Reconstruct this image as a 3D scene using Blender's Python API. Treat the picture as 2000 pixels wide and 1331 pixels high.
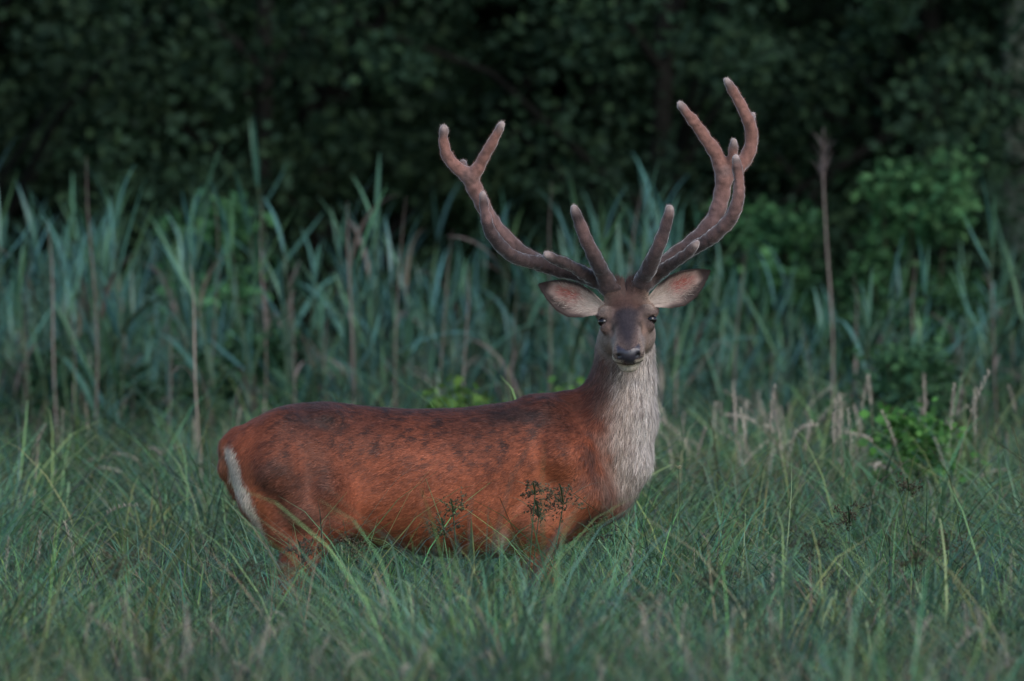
import bpy, math, random
import numpy as np
from mathutils import Vector

R = math.radians
rng = np.random.default_rng(7)
random.seed(7)
for o in list(bpy.data.objects):
    bpy.data.objects.remove(o)
scene = bpy.context.scene
COL = scene.collection

# ------------------------------------------------------------------ camera
CAM_D, CAM_H = 30.0, 1.9          # stag stands 30 m away, eye level 1.9 m
PXM = 555.6                       # photo pixels per metre at the stag
cam_d = bpy.data.cameras.new('camera')
cam_d.sensor_width = 36; cam_d.lens = 300
cam_d.clip_start = 0.5; cam_d.clip_end = 3000
cam_d.dof.use_dof = True
cam_d.dof.focus_distance = 29.85
cam_d.dof.aperture_fstop = 3.7
cam_d.dof.aperture_blades = 9
cam = bpy.data.objects.new('camera', cam_d); COL.objects.link(cam)
cam.location = (0, -CAM_D, CAM_H)
cam.rotation_euler = (R(90 - 0.882), 0, 0)
scene.camera = cam

# ------------------------------------------------------------------ sky, sun, exposure
world = bpy.data.worlds.new('World'); scene.world = world
world.use_nodes = True
wn = world.node_tree
bg = wn.nodes['Background']
sky = wn.nodes.new('ShaderNodeTexSky')
sky.sky_type = 'NISHITA'; sky.sun_disc = False
SUN_EL, SUN_AZ = 38.0, 145.0
sky.sun_elevation = R(SUN_EL); sky.sun_rotation = R(SUN_AZ)
sky.air_density = 1.0; sky.dust_density = 0.6; sky.ozone_density = 1.6
wn.links.new(sky.outputs[0], bg.inputs[0])
bg.inputs[1].default_value = 0.10
sun_d = bpy.data.lights.new('sun', 'SUN')
sun_d.energy = 1.0; sun_d.angle = R(38); sun_d.color = (1.0, 0.9, 0.82)
sun = bpy.data.objects.new('sun', sun_d); COL.objects.link(sun)
_s = Vector((math.sin(R(SUN_AZ)) * math.cos(R(SUN_EL)), math.cos(R(SUN_AZ)) * math.cos(R(SUN_EL)), math.sin(R(SUN_EL))))
sun.rotation_euler = _s.to_track_quat('Z', 'Y').to_euler()
sun.location = (10, -40, 30)
scene.view_settings.view_transform = 'Standard'
scene.view_settings.look = 'None'
scene.view_settings.exposure = 1.2
scene.view_settings.gamma = 1.0
cy = scene.cycles
cy.use_denoising = True
cy.max_bounces = 4; cy.diffuse_bounces = 2; cy.glossy_bounces = 2; cy.transmission_bounces = 3; cy.transparent_max_bounces = 4

# ------------------------------------------------------------------ helpers
def P(px, py, y=0.0):
    """photo pixel at depth y -> world point"""
    k = (CAM_D + y) / CAM_D / PXM
    return np.array([(px - 1000) * k, y, CAM_H - (py - 409) * k])

def tag(o, label=None, cat=None, group=None, kind=None):
    if label: o['label'] = label
    if cat: o['category'] = cat
    if group: o['group'] = group
    if kind: o['kind'] = kind
    return o

def mesh_np(name, V, F, col=None, smooth=True):
    """V (n,3), F list of (m,k) index arrays; col (n,3) linear colour"""
    if not isinstance(F, (list, tuple)): F = [F]
    me = bpy.data.meshes.new(name)
    V = np.asarray(V, np.float32)
    me.vertices.add(len(V)); me.vertices.foreach_set('co', V.ravel())
    loops = np.concatenate([f.ravel() for f in F]).astype(np.int32)
    tot = np.concatenate([np.full(len(f), f.shape[1]) for f in F]).astype(np.int32)
    st = np.concatenate([[0], np.cumsum(tot)[:-1]]).astype(np.int32)
    me.loops.add(len(loops)); me.loops.foreach_set('vertex_index', loops)
    me.polygons.add(len(tot)); me.polygons.foreach_set('loop_start', st)
    me.polygons.foreach_set('loop_total', tot)
    me.polygons.foreach_set('use_smooth', np.full(len(tot), smooth))
    if col is not None:
        a = me.attributes.new('col', 'FLOAT_COLOR', 'POINT')
        c = np.ones((len(V), 4), np.float32); c[:, :3] = np.clip(col, 0, 1)
        a.data.foreach_set('color', c.ravel())
    me.update(calc_edges=True); me.validate()
    return me

def obj(name, me, mat=None, parent=None, loc=None):
    if mat is not None and len(me.materials) == 0: me.materials.append(mat)
    o = bpy.data.objects.new(name, me); COL.objects.link(o)
    if parent: o.parent = parent
    if loc is not None: o.location = loc
    return o

def empty(name, loc=(0, 0, 0), rz=0.0):
    o = bpy.data.objects.new(name, None); COL.objects.link(o)
    o.location = loc; o.rotation_euler = (0, 0, rz); o.empty_display_size = 0.1
    return o

def copy_tree(o, parent=None):
    c = o.copy(); COL.objects.link(c); c.parent = parent
    for ch in list(o.children): copy_tree(ch, c)
    return c

def hash3(i, j, k, seed):
    h = (i.astype(np.int64) * 374761393 + j.astype(np.int64) * 668265263 + k.astype(np.int64) * 2147483647 + seed * 974634777) & 0xffffffff
    h = ((h ^ (h >> 13)) * 1274126177) & 0xffffffff
    h = (h ^ (h >> 16)) & 0xffff
    return h.astype(np.float32) / 65535.0

def noise(p, scale, seed=0):
    q = np.asarray(p, np.float64) * scale
    b = np.floor(q); f = q - b; f = f * f * (3 - 2 * f); b = b.astype(np.int64)
    r = 0
    for dx in (0, 1):
        for dy in (0, 1):
            for dz in (0, 1):
                w = (f[:, 0] if dx else 1 - f[:, 0]) * (f[:, 1] if dy else 1 - f[:, 1]) * (f[:, 2] if dz else 1 - f[:, 2])
                r = r + w * hash3(b[:, 0] + dx, b[:, 1] + dy, b[:, 2] + dz, seed)
    return r

def fbm(p, scale, seed=0, octv=3):
    r = 0; a = 0.5; t = 0
    for k in range(octv):
        r = r + a * noise(p, scale * 2 ** k, seed + k); t += a; a *= 0.5
    return r / t

def sstep(a, b, x):
    t = np.clip((x - a) / (b - a), 0, 1)
    return t * t * (3 - 2 * t)

def join(parts):
    V, F3, F4, C, n = [], [], [], [], 0
    for v, f, c in parts:
        V.append(v); C.append(c); (F4 if f.shape[1] == 4 else F3).append(f + n); n += len(v)
    F = ([np.concatenate(F4)] if F4 else []) + ([np.concatenate(F3)] if F3 else [])
    return np.concatenate(V), F, np.concatenate(C)

def unit(v):
    return v / np.maximum(np.linalg.norm(v, axis=-1, keepdims=True), 1e-9)

# ------------------------------------------------------------------ materials
def mat_base(name):
    m = bpy.data.materials.new(name); m.use_nodes = True
    nt = m.node_tree; nt.nodes.clear()
    out = nt.nodes.new('ShaderNodeOutputMaterial')
    return m, nt, out

def mat_principled(name, rough=0.6, spec=0.5, sheen=0.0, attr=True, color=(0.5, 0.5, 0.5), bump=None, coat=0.0, noise_amt=0.0, noise_scale=60):
    m, nt, out = mat_base(name)
    b = nt.nodes.new('ShaderNodeBsdfPrincipled')
    b.inputs['Roughness'].default_value = rough
    b.inputs['Specular IOR Level'].default_value = spec
    b.inputs['Sheen Weight'].default_value = sheen
    b.inputs['Sheen Roughness'].default_value = 0.35
    b.inputs['Coat Weight'].default_value = coat
    src = None
    if attr:
        a = nt.nodes.new('ShaderNodeAttribute'); a.attribute_name = 'col'; src = a.outputs['Color']
    else:
        c = nt.nodes.new('ShaderNodeRGB'); c.outputs[0].default_value = (*color, 1); src = c.outputs[0]
    tc = nt.nodes.new('ShaderNodeTexCoord')
    if noise_amt > 0:
        n = nt.nodes.new('ShaderNodeTexNoise'); n.inputs['Scale'].default_value = noise_scale; n.inputs['Detail'].default_value = 4
        nt.links.new(tc.outputs['Object'], n.inputs['Vector'])
        mr = nt.nodes.new('ShaderNodeMapRange'); mr.inputs[1].default_value = 0.25; mr.inputs[2].default_value = 0.75
        mr.inputs[3].default_value = 1 - noise_amt; mr.inputs[4].default_value = 1 + noise_amt
        nt.links.new(n.outputs[0], mr.inputs[0])
        mx = nt.nodes.new('ShaderNodeVectorMath'); mx.operation = 'SCALE'
        nt.links.new(src, mx.inputs[0]); nt.links.new(mr.outputs[0], mx.inputs['Scale'])
        src = mx.outputs[0]
    nt.links.new(src, b.inputs['Base Color'])
    if bump:
        n2 = nt.nodes.new('ShaderNodeTexNoise'); n2.inputs['Scale'].default_value = bump[0]; n2.inputs['Detail'].default_value = 3
        nt.links.new(tc.outputs['Object'], n2.inputs['Vector'])
        bp = nt.nodes.new('ShaderNodeBump'); bp.inputs['Strength'].default_value = bump[1]; bp.inputs['Distance'].default_value = bump[2]
        nt.links.new(n2.outputs[0], bp.inputs['Height']); nt.links.new(bp.outputs[0], b.inputs['Normal'])
    nt.links.new(b.outputs[0], out.inputs[0])
    return m

def mat_leaf(name, rough=0.42, spec=0.5, trans=0.3, var=0.35, hue=0.04):
    """leaf or blade: vertex colour with per-object variation, some light passing through"""
    m, nt, out = mat_base(name)
    a = nt.nodes.new('ShaderNodeAttribute'); a.attribute_name = 'col'
    oi = nt.nodes.new('ShaderNodeObjectInfo')
    hs = nt.nodes.new('ShaderNodeHueSaturation')
    m1 = nt.nodes.new('ShaderNodeMapRange'); m1.inputs[3].default_value = 0.5 - hue; m1.inputs[4].default_value = 0.5 + hue
    m2 = nt.nodes.new('ShaderNodeMapRange'); m2.inputs[3].default_value = 1 - var; m2.inputs[4].default_value = 1 + var
    mm = nt.nodes.new('ShaderNodeMath'); mm.operation = 'MULTIPLY'; mm.inputs[1].default_value = 7.31
    fr = nt.nodes.new('ShaderNodeMath'); fr.operation = 'FRACT'
    nt.links.new(oi.outputs['Random'], m1.inputs[0])
    nt.links.new(oi.outputs['Random'], mm.inputs[0]); nt.links.new(mm.outputs[0], fr.inputs[0]); nt.links.new(fr.outputs[0], m2.inputs[0])
    nt.links.new(m1.outputs[0], hs.inputs['Hue']); nt.links.new(m2.outputs[0], hs.inputs['Value'])
    nt.links.new(a.outputs['Color'], hs.inputs['Color'])
    b = nt.nodes.new('ShaderNodeBsdfPrincipled')
    b.inputs['Roughness'].default_value = rough; b.inputs['Specular IOR Level'].default_value = spec
    t = nt.nodes.new('ShaderNodeBsdfTranslucent')
    mx = nt.nodes.new('ShaderNodeMixShader'); mx.inputs[0].default_value = trans
    nt.links.new(hs.outputs[0], b.inputs['Base Color']); nt.links.new(hs.outputs[0], t.inputs['Color'])
    nt.links.new(b.outputs[0], mx.inputs[1]); nt.links.new(t.outputs[0], mx.inputs[2])
    nt.links.new(mx.outputs[0], out.inputs[0])
    return m

M_FUR = mat_principled('deer_fur', rough=0.55, spec=0.25, sheen=0.15)
M_SKIN = mat_principled('deer_hide', rough=0.7, spec=0.2, noise_amt=0.15, noise_scale=90)
M_NOSE = mat_principled('nose_leather', rough=0.28, spec=0.6, attr=True, bump=(400, 0.4, 0.002))
M_VELVET = mat_principled('antler_velvet', rough=0.8, spec=0.2, sheen=1.0, noise_amt=0.3, noise_scale=45, bump=(160, 0.5, 0.003))
M_EYE = mat_principled('eye', rough=0.12, spec=0.45, attr=False, color=(0.006, 0.004, 0.004))
M_GRASS = mat_leaf('grass_blade', rough=0.45, spec=0.35, trans=0.2, var=0.35, hue=0.03)
M_DRY = mat_leaf('dry_stalk', rough=0.7, spec=0.2, trans=0.15, var=0.3, hue=0.015)
M_REED = mat_leaf('reed_leaf', rough=0.45, spec=0.4, trans=0.25, var=0.45, hue=0.035)
M_LEAF = mat_leaf('tree_leaf', rough=0.75, spec=0.12, trans=0.2, var=0.2, hue=0.02)
M_BARK = mat_principled('bark', rough=0.9, spec=0.1, noise_amt=0.4, noise_scale=14, bump=(25, 0.8, 0.02))

# ------------------------------------------------------------------ ground
def ground():
    m, nt, out = mat_base('meadow_soil')
    b = nt.nodes.new('ShaderNodeBsdfPrincipled'); b.inputs['Roughness'].default_value = 0.95
    tc = nt.nodes.new('ShaderNodeTexCoord')
    n = nt.nodes.new('ShaderNodeTexNoise'); n.inputs['Scale'].default_value = 2.2; n.inputs['Detail'].default_value = 8
    nt.links.new(tc.outputs['Object'], n.inputs['Vector'])
    cr = nt.nodes.new('ShaderNodeValToRGB')
    cr.color_ramp.elements[0].position = 0.3; cr.color_ramp.elements[0].color = (0.018, 0.022, 0.012, 1)
    cr.color_ramp.elements[1].position = 0.7; cr.color_ramp.elements[1].color = (0.035, 0.05, 0.022, 1)
    nt.links.new(n.outputs[0], cr.inputs[0]); nt.links.new(cr.outputs[0], b.inputs['Base Color'])
    nt.links.new(b.outputs[0], out.inputs[0])
    nx = 60
    xs = np.concatenate([[-1500, -300, -60], np.linspace(-20, 20, nx), [60, 300, 1500]])
    ys = np.concatenate([[-1500, -300, -60], np.linspace(-32, 70, nx), [120, 300, 1500]])
    X, Y = np.meshgrid(xs, ys, indexing='ij')
    V = np.stack([X.ravel(), Y.ravel(), np.zeros(X.size)], 1)
    V[:, 2] = np.where((np.abs(V[:, 0]) < 25) & (np.abs(V[:, 1]) < 80), -0.03 * fbm(V, 0.6, 3), -0.01)
    i, j = np.meshgrid(np.arange(len(xs) - 1), np.arange(len(ys) - 1), indexing='ij')
    a = (i * len(ys) + j).ravel()
    F = np.stack([a, a + len(ys), a + len(ys) + 1, a + 1], 1)
    o = obj('ground', mesh_np('ground', V, F), m)
    tag(o, 'dark damp soil under the meadow and the reed bed', 'ground', kind='structure')
ground()

# ------------------------------------------------------------------ implicit surfaces
class Field:
    """distance field on a grid, grown by smooth unions, meshed with surface nets"""
    def __init__(s, lo, hi, h):
        s.lo = np.array(lo, np.float32); s.h = h
        s.n = np.ceil((np.array(hi) - s.lo) / h).astype(int) + 1
        s.d = np.full(s.n, 1.0, np.float32)
    def box(s, lo, hi):
        a = np.maximum(np.floor((np.array(lo) - s.lo) / s.h).astype(int), 0)
        b = np.minimum(np.ceil((np.array(hi) - s.lo) / s.h).astype(int) + 1, s.n)
        sl = tuple(slice(a[k], max(a[k], b[k])) for k in range(3))
        g = [s.lo[k] + s.h * np.arange(a[k], max(a[k], b[k]), dtype=np.float32) for k in range(3)]
        return sl, g[0][:, None, None], g[1][None, :, None], g[2][None, None, :]
    def add(s, sl, d, k):
        a = s.d[sl]
        hh = np.clip(0.5 + 0.5 * (a - d) / k, 0, 1)
        s.d[sl] = a * (1 - hh) + d * hh - k * hh * (1 - hh)
    def sub(s, sl, d, k):
        a = s.d[sl]; d = -d
        hh = np.clip(0.5 - 0.5 * (a - d) / k, 0, 1)
        s.d[sl] = a * (1 - hh) + d * hh + k * hh * (1 - hh)
    def cone(s, a, b, ra, rb, k=0.03, sub=False):
        a = np.array(a, np.float32); b = np.array(b, np.float32)
        m = max(ra, rb) + k * 1.5 + 0.03
        sl, X, Y, Z = s.box(np.minimum(a, b) - m, np.maximum(a, b) + m)
        ab = b - a; L = max(float(ab @ ab), 1e-9)
        t = np.clip(((X - a[0]) * ab[0] + (Y - a[1]) * ab[1] + (Z - a[2]) * ab[2]) / L, 0, 1)
        d = np.sqrt((X - a[0] - t * ab[0]) ** 2 + (Y - a[1] - t * ab[1]) ** 2 + (Z - a[2] - t * ab[2]) ** 2) - (ra + (rb - ra) * t)
        (s.sub if sub else s.add)(sl, d, k)
    def chain(s, pts, rad, k=0.03):
        for i in range(len(pts) - 1): s.cone(pts[i], pts[i + 1], rad[i], rad[i + 1], k)
    def ell(s, c, r, k=0.03, axes=None, sub=False):
        c = np.array(c, np.float32); m = max(r) + k * 1.5 + 0.03
        sl, X, Y, Z = s.box(c - m, c + m)
        if axes is None: axes = np.eye(3)
        q = 0; q2 = 0
        for i in range(3):
            u = (X - c[0]) * axes[i][0] + (Y - c[1]) * axes[i][1] + (Z - c[2]) * axes[i][2]
            q = q + (u / r[i]) ** 2; q2 = q2 + (u / r[i] ** 2) ** 2
        q = np.sqrt(q); q2 = np.sqrt(q2)
        (s.sub if sub else s.add)(sl, q * (q - 1) / np.maximum(q2, 1e-6), k)
    def mesh(s):
        d = s.d; sg = d < 0
        n = s.n
        cnt = np.zeros(n - 1, np.int8)
        for dx in (0, 1):
            for dy in (0, 1):
                for dz in (0, 1):
                    cnt += sg[dx:n[0] - 1 + dx, dy:n[1] - 1 + dy, dz:n[2] - 1 + dz]
        act = (cnt > 0) & (cnt < 8)
        idx = np.full(n - 1, -1, np.int64); I = np.argwhere(act); idx[act] = np.arange(len(I))
        acc = np.zeros((len(I), 3)); w = np.zeros(len(I))
        corners = [(0, 0, 0), (1, 0, 0), (0, 1, 0), (0, 0, 1), (1, 1, 0), (1, 0, 1), (0, 1, 1), (1, 1, 1)]
        cv = {c: d[I[:, 0] + c[0], I[:, 1] + c[1], I[:, 2] + c[2]] for c in corners}
        for c0 in corners:
            for ax in range(3):
                if c0[ax] == 0:
                    c1 = tuple(c0[k] + (k == ax) for k in range(3))
                    a, b = cv[c0], cv[c1]
                    x = (a < 0) != (b < 0)
                    t = np.where(x, a / np.where(x, a - b, 1), 0)
                    p = np.tile(np.array(c0, float), (len(I), 1)); p[:, ax] += t
                    acc[x] += p[x]; w[x] += 1
        V = s.lo + s.h * (I + acc / w[:, None])
        F = []
        for ax in range(3):
            u, v = (ax + 1) % 3, (ax + 2) % 3
            sl0 = [slice(1, n[k] - 1) for k in range(3)]; sl1 = list(sl0)
            sl0[ax] = slice(0, n[ax] - 1); sl1[ax] = slice(1, n[ax])
            a = sg[tuple(sl0)]; b = sg[tuple(sl1)]
            E = np.argwhere(a != b)
            if not len(E): continue
            fl = a[tuple(E.T)]
            off = np.ones(3, int); off[ax] = 0
            E = E + off
            def cell(du, dv):
                c = E.copy(); c[:, u] -= du; c[:, v] -= dv
                return idx[tuple(c.T)]
            q = np.stack([cell(1, 1), cell(0, 1), cell(0, 0), cell(1, 0)], 1)
            q[~fl] = q[~fl][:, ::-1]
            F.append(q)
        return V, np.concatenate(F)

def vnormals(V, F):
    e = np.cross(V[F[:, 2]] - V[F[:, 0]], V[F[:, 3]] - V[F[:, 1]])
    N = np.zeros_like(V)
    for k in range(4): np.add.at(N, F[:, k], e)
    return unit(N), np.linalg.norm(e, axis=1) * 0.5

def smooth_verts(V, F, it=1):
    for _ in range(it):
        S = np.zeros_like(V); c = np.zeros(len(V))
        for k in range(4):
            for m in (1, 3):
                np.add.at(S, F[:, k], V[F[:, (k + m) % 4]]); np.add.at(c, F[:, k], 1)
        V = 0.5 * V + 0.5 * S / c[:, None]
    return V

def strands(roots, N, D, L, W, lift, col, bend=0.5, seg=2):
    """flat tapered hairs lying on a surface: roots, normals, direction, length, width, lift"""
    n = len(roots)
    D = unit(D - N * np.sum(D * N, 1, keepdims=True))
    S = unit(np.cross(N, D))
    vs = []; ts = np.linspace(0, 1, seg + 1)
    for t in ts[:-1]:
        c = roots + D * (L * t)[:, None] + N * (L * lift * (t - bend * t * t) - 0.0015)[:, None]
        w = (W * (1 - 0.75 * t) * 0.5)[:, None]
        vs += [c - S * w, c + S * w]
    t = 1.0
    vs.append(roots + D * L[:, None] + N * (L * lift * (t - bend * t * t))[:, None])
    V = np.stack(vs, 1)                       # n, 2*seg+1, 3
    k = V.shape[1]
    base = np.arange(n)[:, None] * k
    quads = [base + np.array([[2 * i, 2 * i + 1, 2 * i + 3, 2 * i + 2]]) for i in range(seg - 1)]
    tri = base + np.array([[2 * seg - 2, 2 * seg - 1, 2 * seg]])
    C = np.repeat(col[:, None, :], k, 1)
    return V.reshape(-1, 3), ([np.concatenate(quads)] if quads else []) + [tri], C.reshape(-1, 3)

def sample_surf(V, F, N, A, count, wt=None):
    p = A.copy()
    if wt is not None: p = p * wt[F].mean(1)
    f = rng.choice(len(F), count, p=p / p.sum())
    u, v = rng.random(count)[:, None], rng.random(count)[:, None]
    q = F[f]
    w = [(1 - u) * (1 - v), u * (1 - v), u * v, (1 - u) * v]
    return sum(w[i] * V[q[:, i]] for i in range(4)), unit(sum(w[i] * N[q[:, i]] for i in range(4))), q, np.concatenate(w, 1)

# ------------------------------------------------------------------ the stag
YC = lambda px: 0.17 * ((px - 1000) / PXM + 0.25)          # the body points a little away from the camera
HEAD_O = P(1225, 623, -0.06)                               # midpoint between the eyes
PITCH, ROLL = R(21), R(3.0)
hf = np.array([0.0, -math.cos(PITCH), -math.sin(PITCH)])
hv = np.array([0.0, -math.sin(PITCH), math.cos(PITCH)])
hs = np.array([1.0, 0.0, 0.0])
hs, hv = hs * math.cos(ROLL) + hv * math.sin(ROLL), hv * math.cos(ROLL) - hs * math.sin(ROLL)
def H(s_, f_, v_): return HEAD_O + hs * s_ + hf * f_ + hv * v_

def stag_field():
    fd = Field((-1.09, -0.42, -0.02), (0.62, 0.48, 1.72), 0.0075)
    # torso: stations (photo px x, top py, bottom py, half width)
    T = np.array([
        [446, 850, 885, 0.03], [462, 838, 935, 0.085], [490, 820, 975, 0.135], [530, 801, 1010, 0.17], [575, 788, 1030, 0.19],
        [640, 784, 1052, 0.20], [720, 794, 1066, 0.195], [800, 800, 1082, 0.228], [900, 798, 1092, 0.232],
        [980, 788, 1092, 0.215], [1050, 777, 1080, 0.18], [1110, 776, 1062, 0.155], [1165, 800, 1040, 0.15], [1210, 850, 1015, 0.115], [1238, 905, 975, 0.05]])
    xs = (T[:, 0] - 1000) / PXM
    sl, X, Y, Z = fd.box((xs[0] - 0.05, -0.42, 0.45), (xs[-1] + 0.05, 0.48, 1.45))
    xv = X.ravel()
    # smooth interpolation
    def ip(v):
        fx = np.linspace(xs[0], xs[-1], 400); fv = np.interp(fx, xs, v)
        k = np.ones(17) / 17; fv2 = np.convolve(np.pad(fv, 8, 'edge'), k, 'valid')
        fv2[:6] = fv[:6]; fv2[-6:] = fv[-6:]
        return np.interp(xv, fx, fv2)
    top = ip(CAM_H - (T[:, 1] - 409) / PXM); bot = ip(CAM_H - (T[:, 2] - 409) / PXM); hw = ip(T[:, 3])
    zc = ((top * 0.54 + bot * 0.46))[:, None, None]
    yc = (0.17 * (xv + 0.25))[:, None, None]
    hu = (top[:, None, None] - zc); hl = (zc - bot[:, None, None]); hw = hw[:, None, None]
    dz = Z - zc
    hh = np.where(dz > 0, hu, hl)
    wz = hw * (1 - 0.16 * np.clip(dz / hu, 0, 1) ** 2)          # ribs slope in towards the spine
    e = 2.25
    q = ((np.abs(Y - yc) / wz) ** e + (np.abs(dz) / hh) ** e) ** (1 / e)
    d = (q - 1) * np.minimum(hw, hh) * 0.92
    out = np.maximum(np.maximum(xs[0] - X, X - xs[-1]), 0)
    d = np.where(out > 0, np.maximum(d, 0) + out, d)
    fd.d[sl] = np.minimum(fd.d[sl], d.astype(np.float32))
    def B(px, py, dy=0.0): 
        y = YC(px) + dy
        p = P(px, py); p[1] = y
        return p
    # neck
    fd.chain([B(1110, 895), B(1172, 860), B(1210, 805, -0.01), B(1221, 740, -0.02), B(1222, 680, -0.045), B(1224, 630, -0.08)],
             [0.155, 0.142, 0.124, 0.103, 0.092, 0.086], 0.04)
    fd.chain([B(1240, 830, -0.03), B(1228, 905, -0.03), B(1205, 975, -0.01)], [0.07, 0.075, 0.05], 0.05)   # brisket
    fd.chain([B(1040, 803), B(1112, 805), B(1165, 785), B(1192, 735), B(1203, 670, -0.02)], [0.05, 0.06, 0.06, 0.05, 0.045], 0.035)  # nape
    # shoulders, haunches and legs, near (-1) and far (+1)
    for sgn in (-1, 1):
        off = 0 if sgn < 0 else 1
        sh = lambda px, py, dy: B(px, py, sgn * dy)
        fd.chain([sh(1070, 812, 0.08), sh(1105, 890, 0.135), sh(1145, 960, 0.135)], [0.05, 0.078, 0.075], 0.055)
        fd.chain([sh(1145, 960, 0.135), sh(1055, 1025, 0.14), sh(1045, 1085, 0.115)], [0.07, 0.082, 0.055], 0.05)
        lx = 1046 + off * 36
        leg = [sh(1048, 1080, 0.115), sh(lx, 1180, 0.10), sh(lx + 2, 1243, 0.095), sh(lx, 1262, 0.095), sh(lx - 4, 1400, 0.09), sh(lx + 4, 1425, 0.09), sh(lx + 12, 1450, 0.09)]
        fd.chain(leg, [0.058, 0.036, 0.034, 0.028, 0.022, 0.027, 0.022], 0.02)
        # hind: hip, thigh, stifle forward, hock back
        fd.chain([sh(560, 850, 0.08), sh(548, 915, 0.105), sh(600, 985, 0.125)], [0.095, 0.115, 0.095], 0.035)
        fd.chain([sh(615, 875, 0.11), sh(650, 955, 0.145), sh(660, 1010, 0.145)], [0.08, 0.09, 0.072], 0.03)
        fd.chain([sh(480, 890, 0.06), sh(512, 970, 0.09), sh(555, 1040, 0.10)], [0.06, 0.07, 0.055], 0.05)
        hx = off * -42
        leg = [sh(648, 1010, 0.13), sh(585, 1090, 0.115), sh(552 + hx, 1175, 0.105), sh(545 + hx, 1205, 0.10), sh(563 + hx, 1400, 0.095), sh(572 + hx, 1425, 0.095), sh(582 + hx, 1450, 0.095)]
        fd.chain(leg, [0.075, 0.056, 0.038, 0.034, 0.024, 0.028, 0.023], 0.03)
        # hollow flank in front of the thigh, hollow behind the hip
        fd.ell(sh(728, 905, 0.26), (0.10, 0.06, 0.14), 0.05, sub=True)
        fd.ell(sh(985, 960, 0.29), (0.07, 0.06, 0.14), 0.05, sub=True)
        # hip bone
        fd.ell(sh(640, 815, 0.10), (0.06, 0.05, 0.03), 0.04)
    # tail
    fd.chain([B(464, 850, -0.005), B(447, 872, -0.015), B(444, 912, -0.02), B(462, 965, -0.02)], [0.028, 0.026, 0.024, 0.012], 0.03)
    # head, drawn in its own frame (side, forward, up)
    hd = [(-0.17, -0.035, 0.050, 0.062), (-0.11, -0.035, 0.066, 0.080), (-0.03, -0.045, 0.076, 0.086), (0.03, -0.05, 0.070, 0.083),
          (0.09, -0.05, 0.056, 0.068), (0.15, -0.047, 0.048, 0.054), (0.20, -0.040, 0.046, 0.042), (0.232, -0.036, 0.042, 0.034)]
    ax = np.stack([hs, hf, hv])
    for i in range(len(hd) - 1):
        for t in (0, 0.5):
            a = np.array(hd[i]) * (1 - t) + np.array(hd[i + 1]) * t
            fd.ell(H(0, a[0], a[1]), (a[2], 0.055, a[3]), 0.022, ax)
    a = hd[-1]; fd.ell(H(0, a[0], a[1]), (a[2], 0.035, a[3]), 0.02, ax)
    fd.chain([H(0, -0.03, -0.105), H(0, 0.08, -0.105), H(0, 0.18, -0.098), H(0, 0.215, -0.092)], [0.055, 0.042, 0.027, 0.022], 0.014)  # lower jaw
    for s in (-1, 1):
        fd.ell(H(s * 0.014, 0.200, -0.093), (0.023, 0.026, 0.019), 0.012, ax)   # chin
        fd.ell(H(s * 0.052, -0.02, -0.075), (0.042, 0.065, 0.05), 0.03, ax)     # cheek
        fd.ell(H(s * 0.070, -0.012, 0.018), (0.026, 0.036, 0.024), 0.018, ax)    # brow
        fd.ell(H(s * 0.076, 0.02, -0.018), (0.02, 0.035, 0.02), 0.015, ax)       # lower orbit
        fd.ell(H(s * 0.031, 0.236, -0.030), (0.022, 0.026, 0.022), 0.012, ax)    # nostril wing
        fd.ell(H(s * 0.033, 0.205, -0.062), (0.022, 0.03, 0.02), 0.015, ax)      # upper lip
        fd.chain([H(s * 0.040, -0.10, 0.02), H(s * 0.049, -0.115, 0.060)], [0.034, 0.029], 0.02)
        fd.ell(H(s * 0.078, -0.11, -0.015), (0.034, 0.04, 0.032), 0.025, ax)   # ear root  # pedicle
        fd.ell(H(s * 0.104, 0.022, -0.002), (0.022, 0.022, 0.0165), 0.005, ax, sub=True)   # eye socket
        fd.ell(H(s * 0.088, 0.006, 0.020), (0.022, 0.022, 0.006), 0.006, ax)   # upper lid
        fd.ell(H(s * 0.034, 0.262, -0.034), (0.009, 0.012, 0.007), 0.004, ax, sub=True)   # nostril
        fd.cone(H(s * 0.055, 0.06, -0.012), H(s * 0.050, 0.10, -0.02), 0.006, 0.004, 0.02, sub=True)  # tear line
    fd.ell(H(0, -0.125, 0.035), (0.05, 0.05, 0.03), 0.03, ax)                    # poll
    return fd

fd = stag_field()
BV, BF = fd.mesh()
BV = smooth_verts(BV, BF, 1)
BN, BA = vnormals(BV, BF)

def head_coords(p):
    q = p - HEAD_O
    return q @ hs, q @ hf, q @ hv

def head_weight(p):
    s, f, v = head_coords(p)
    return sstep(-0.165, -0.125, v + 0.25 * np.clip(f, -0.2, 0.2)) * sstep(-0.2, -0.13, f) * (np.abs(s) < 0.16) * (p[:, 2] > 1.2)

def mixc(c, col, w):
    return c + (np.array(col) - c) * w[:, None]

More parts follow.
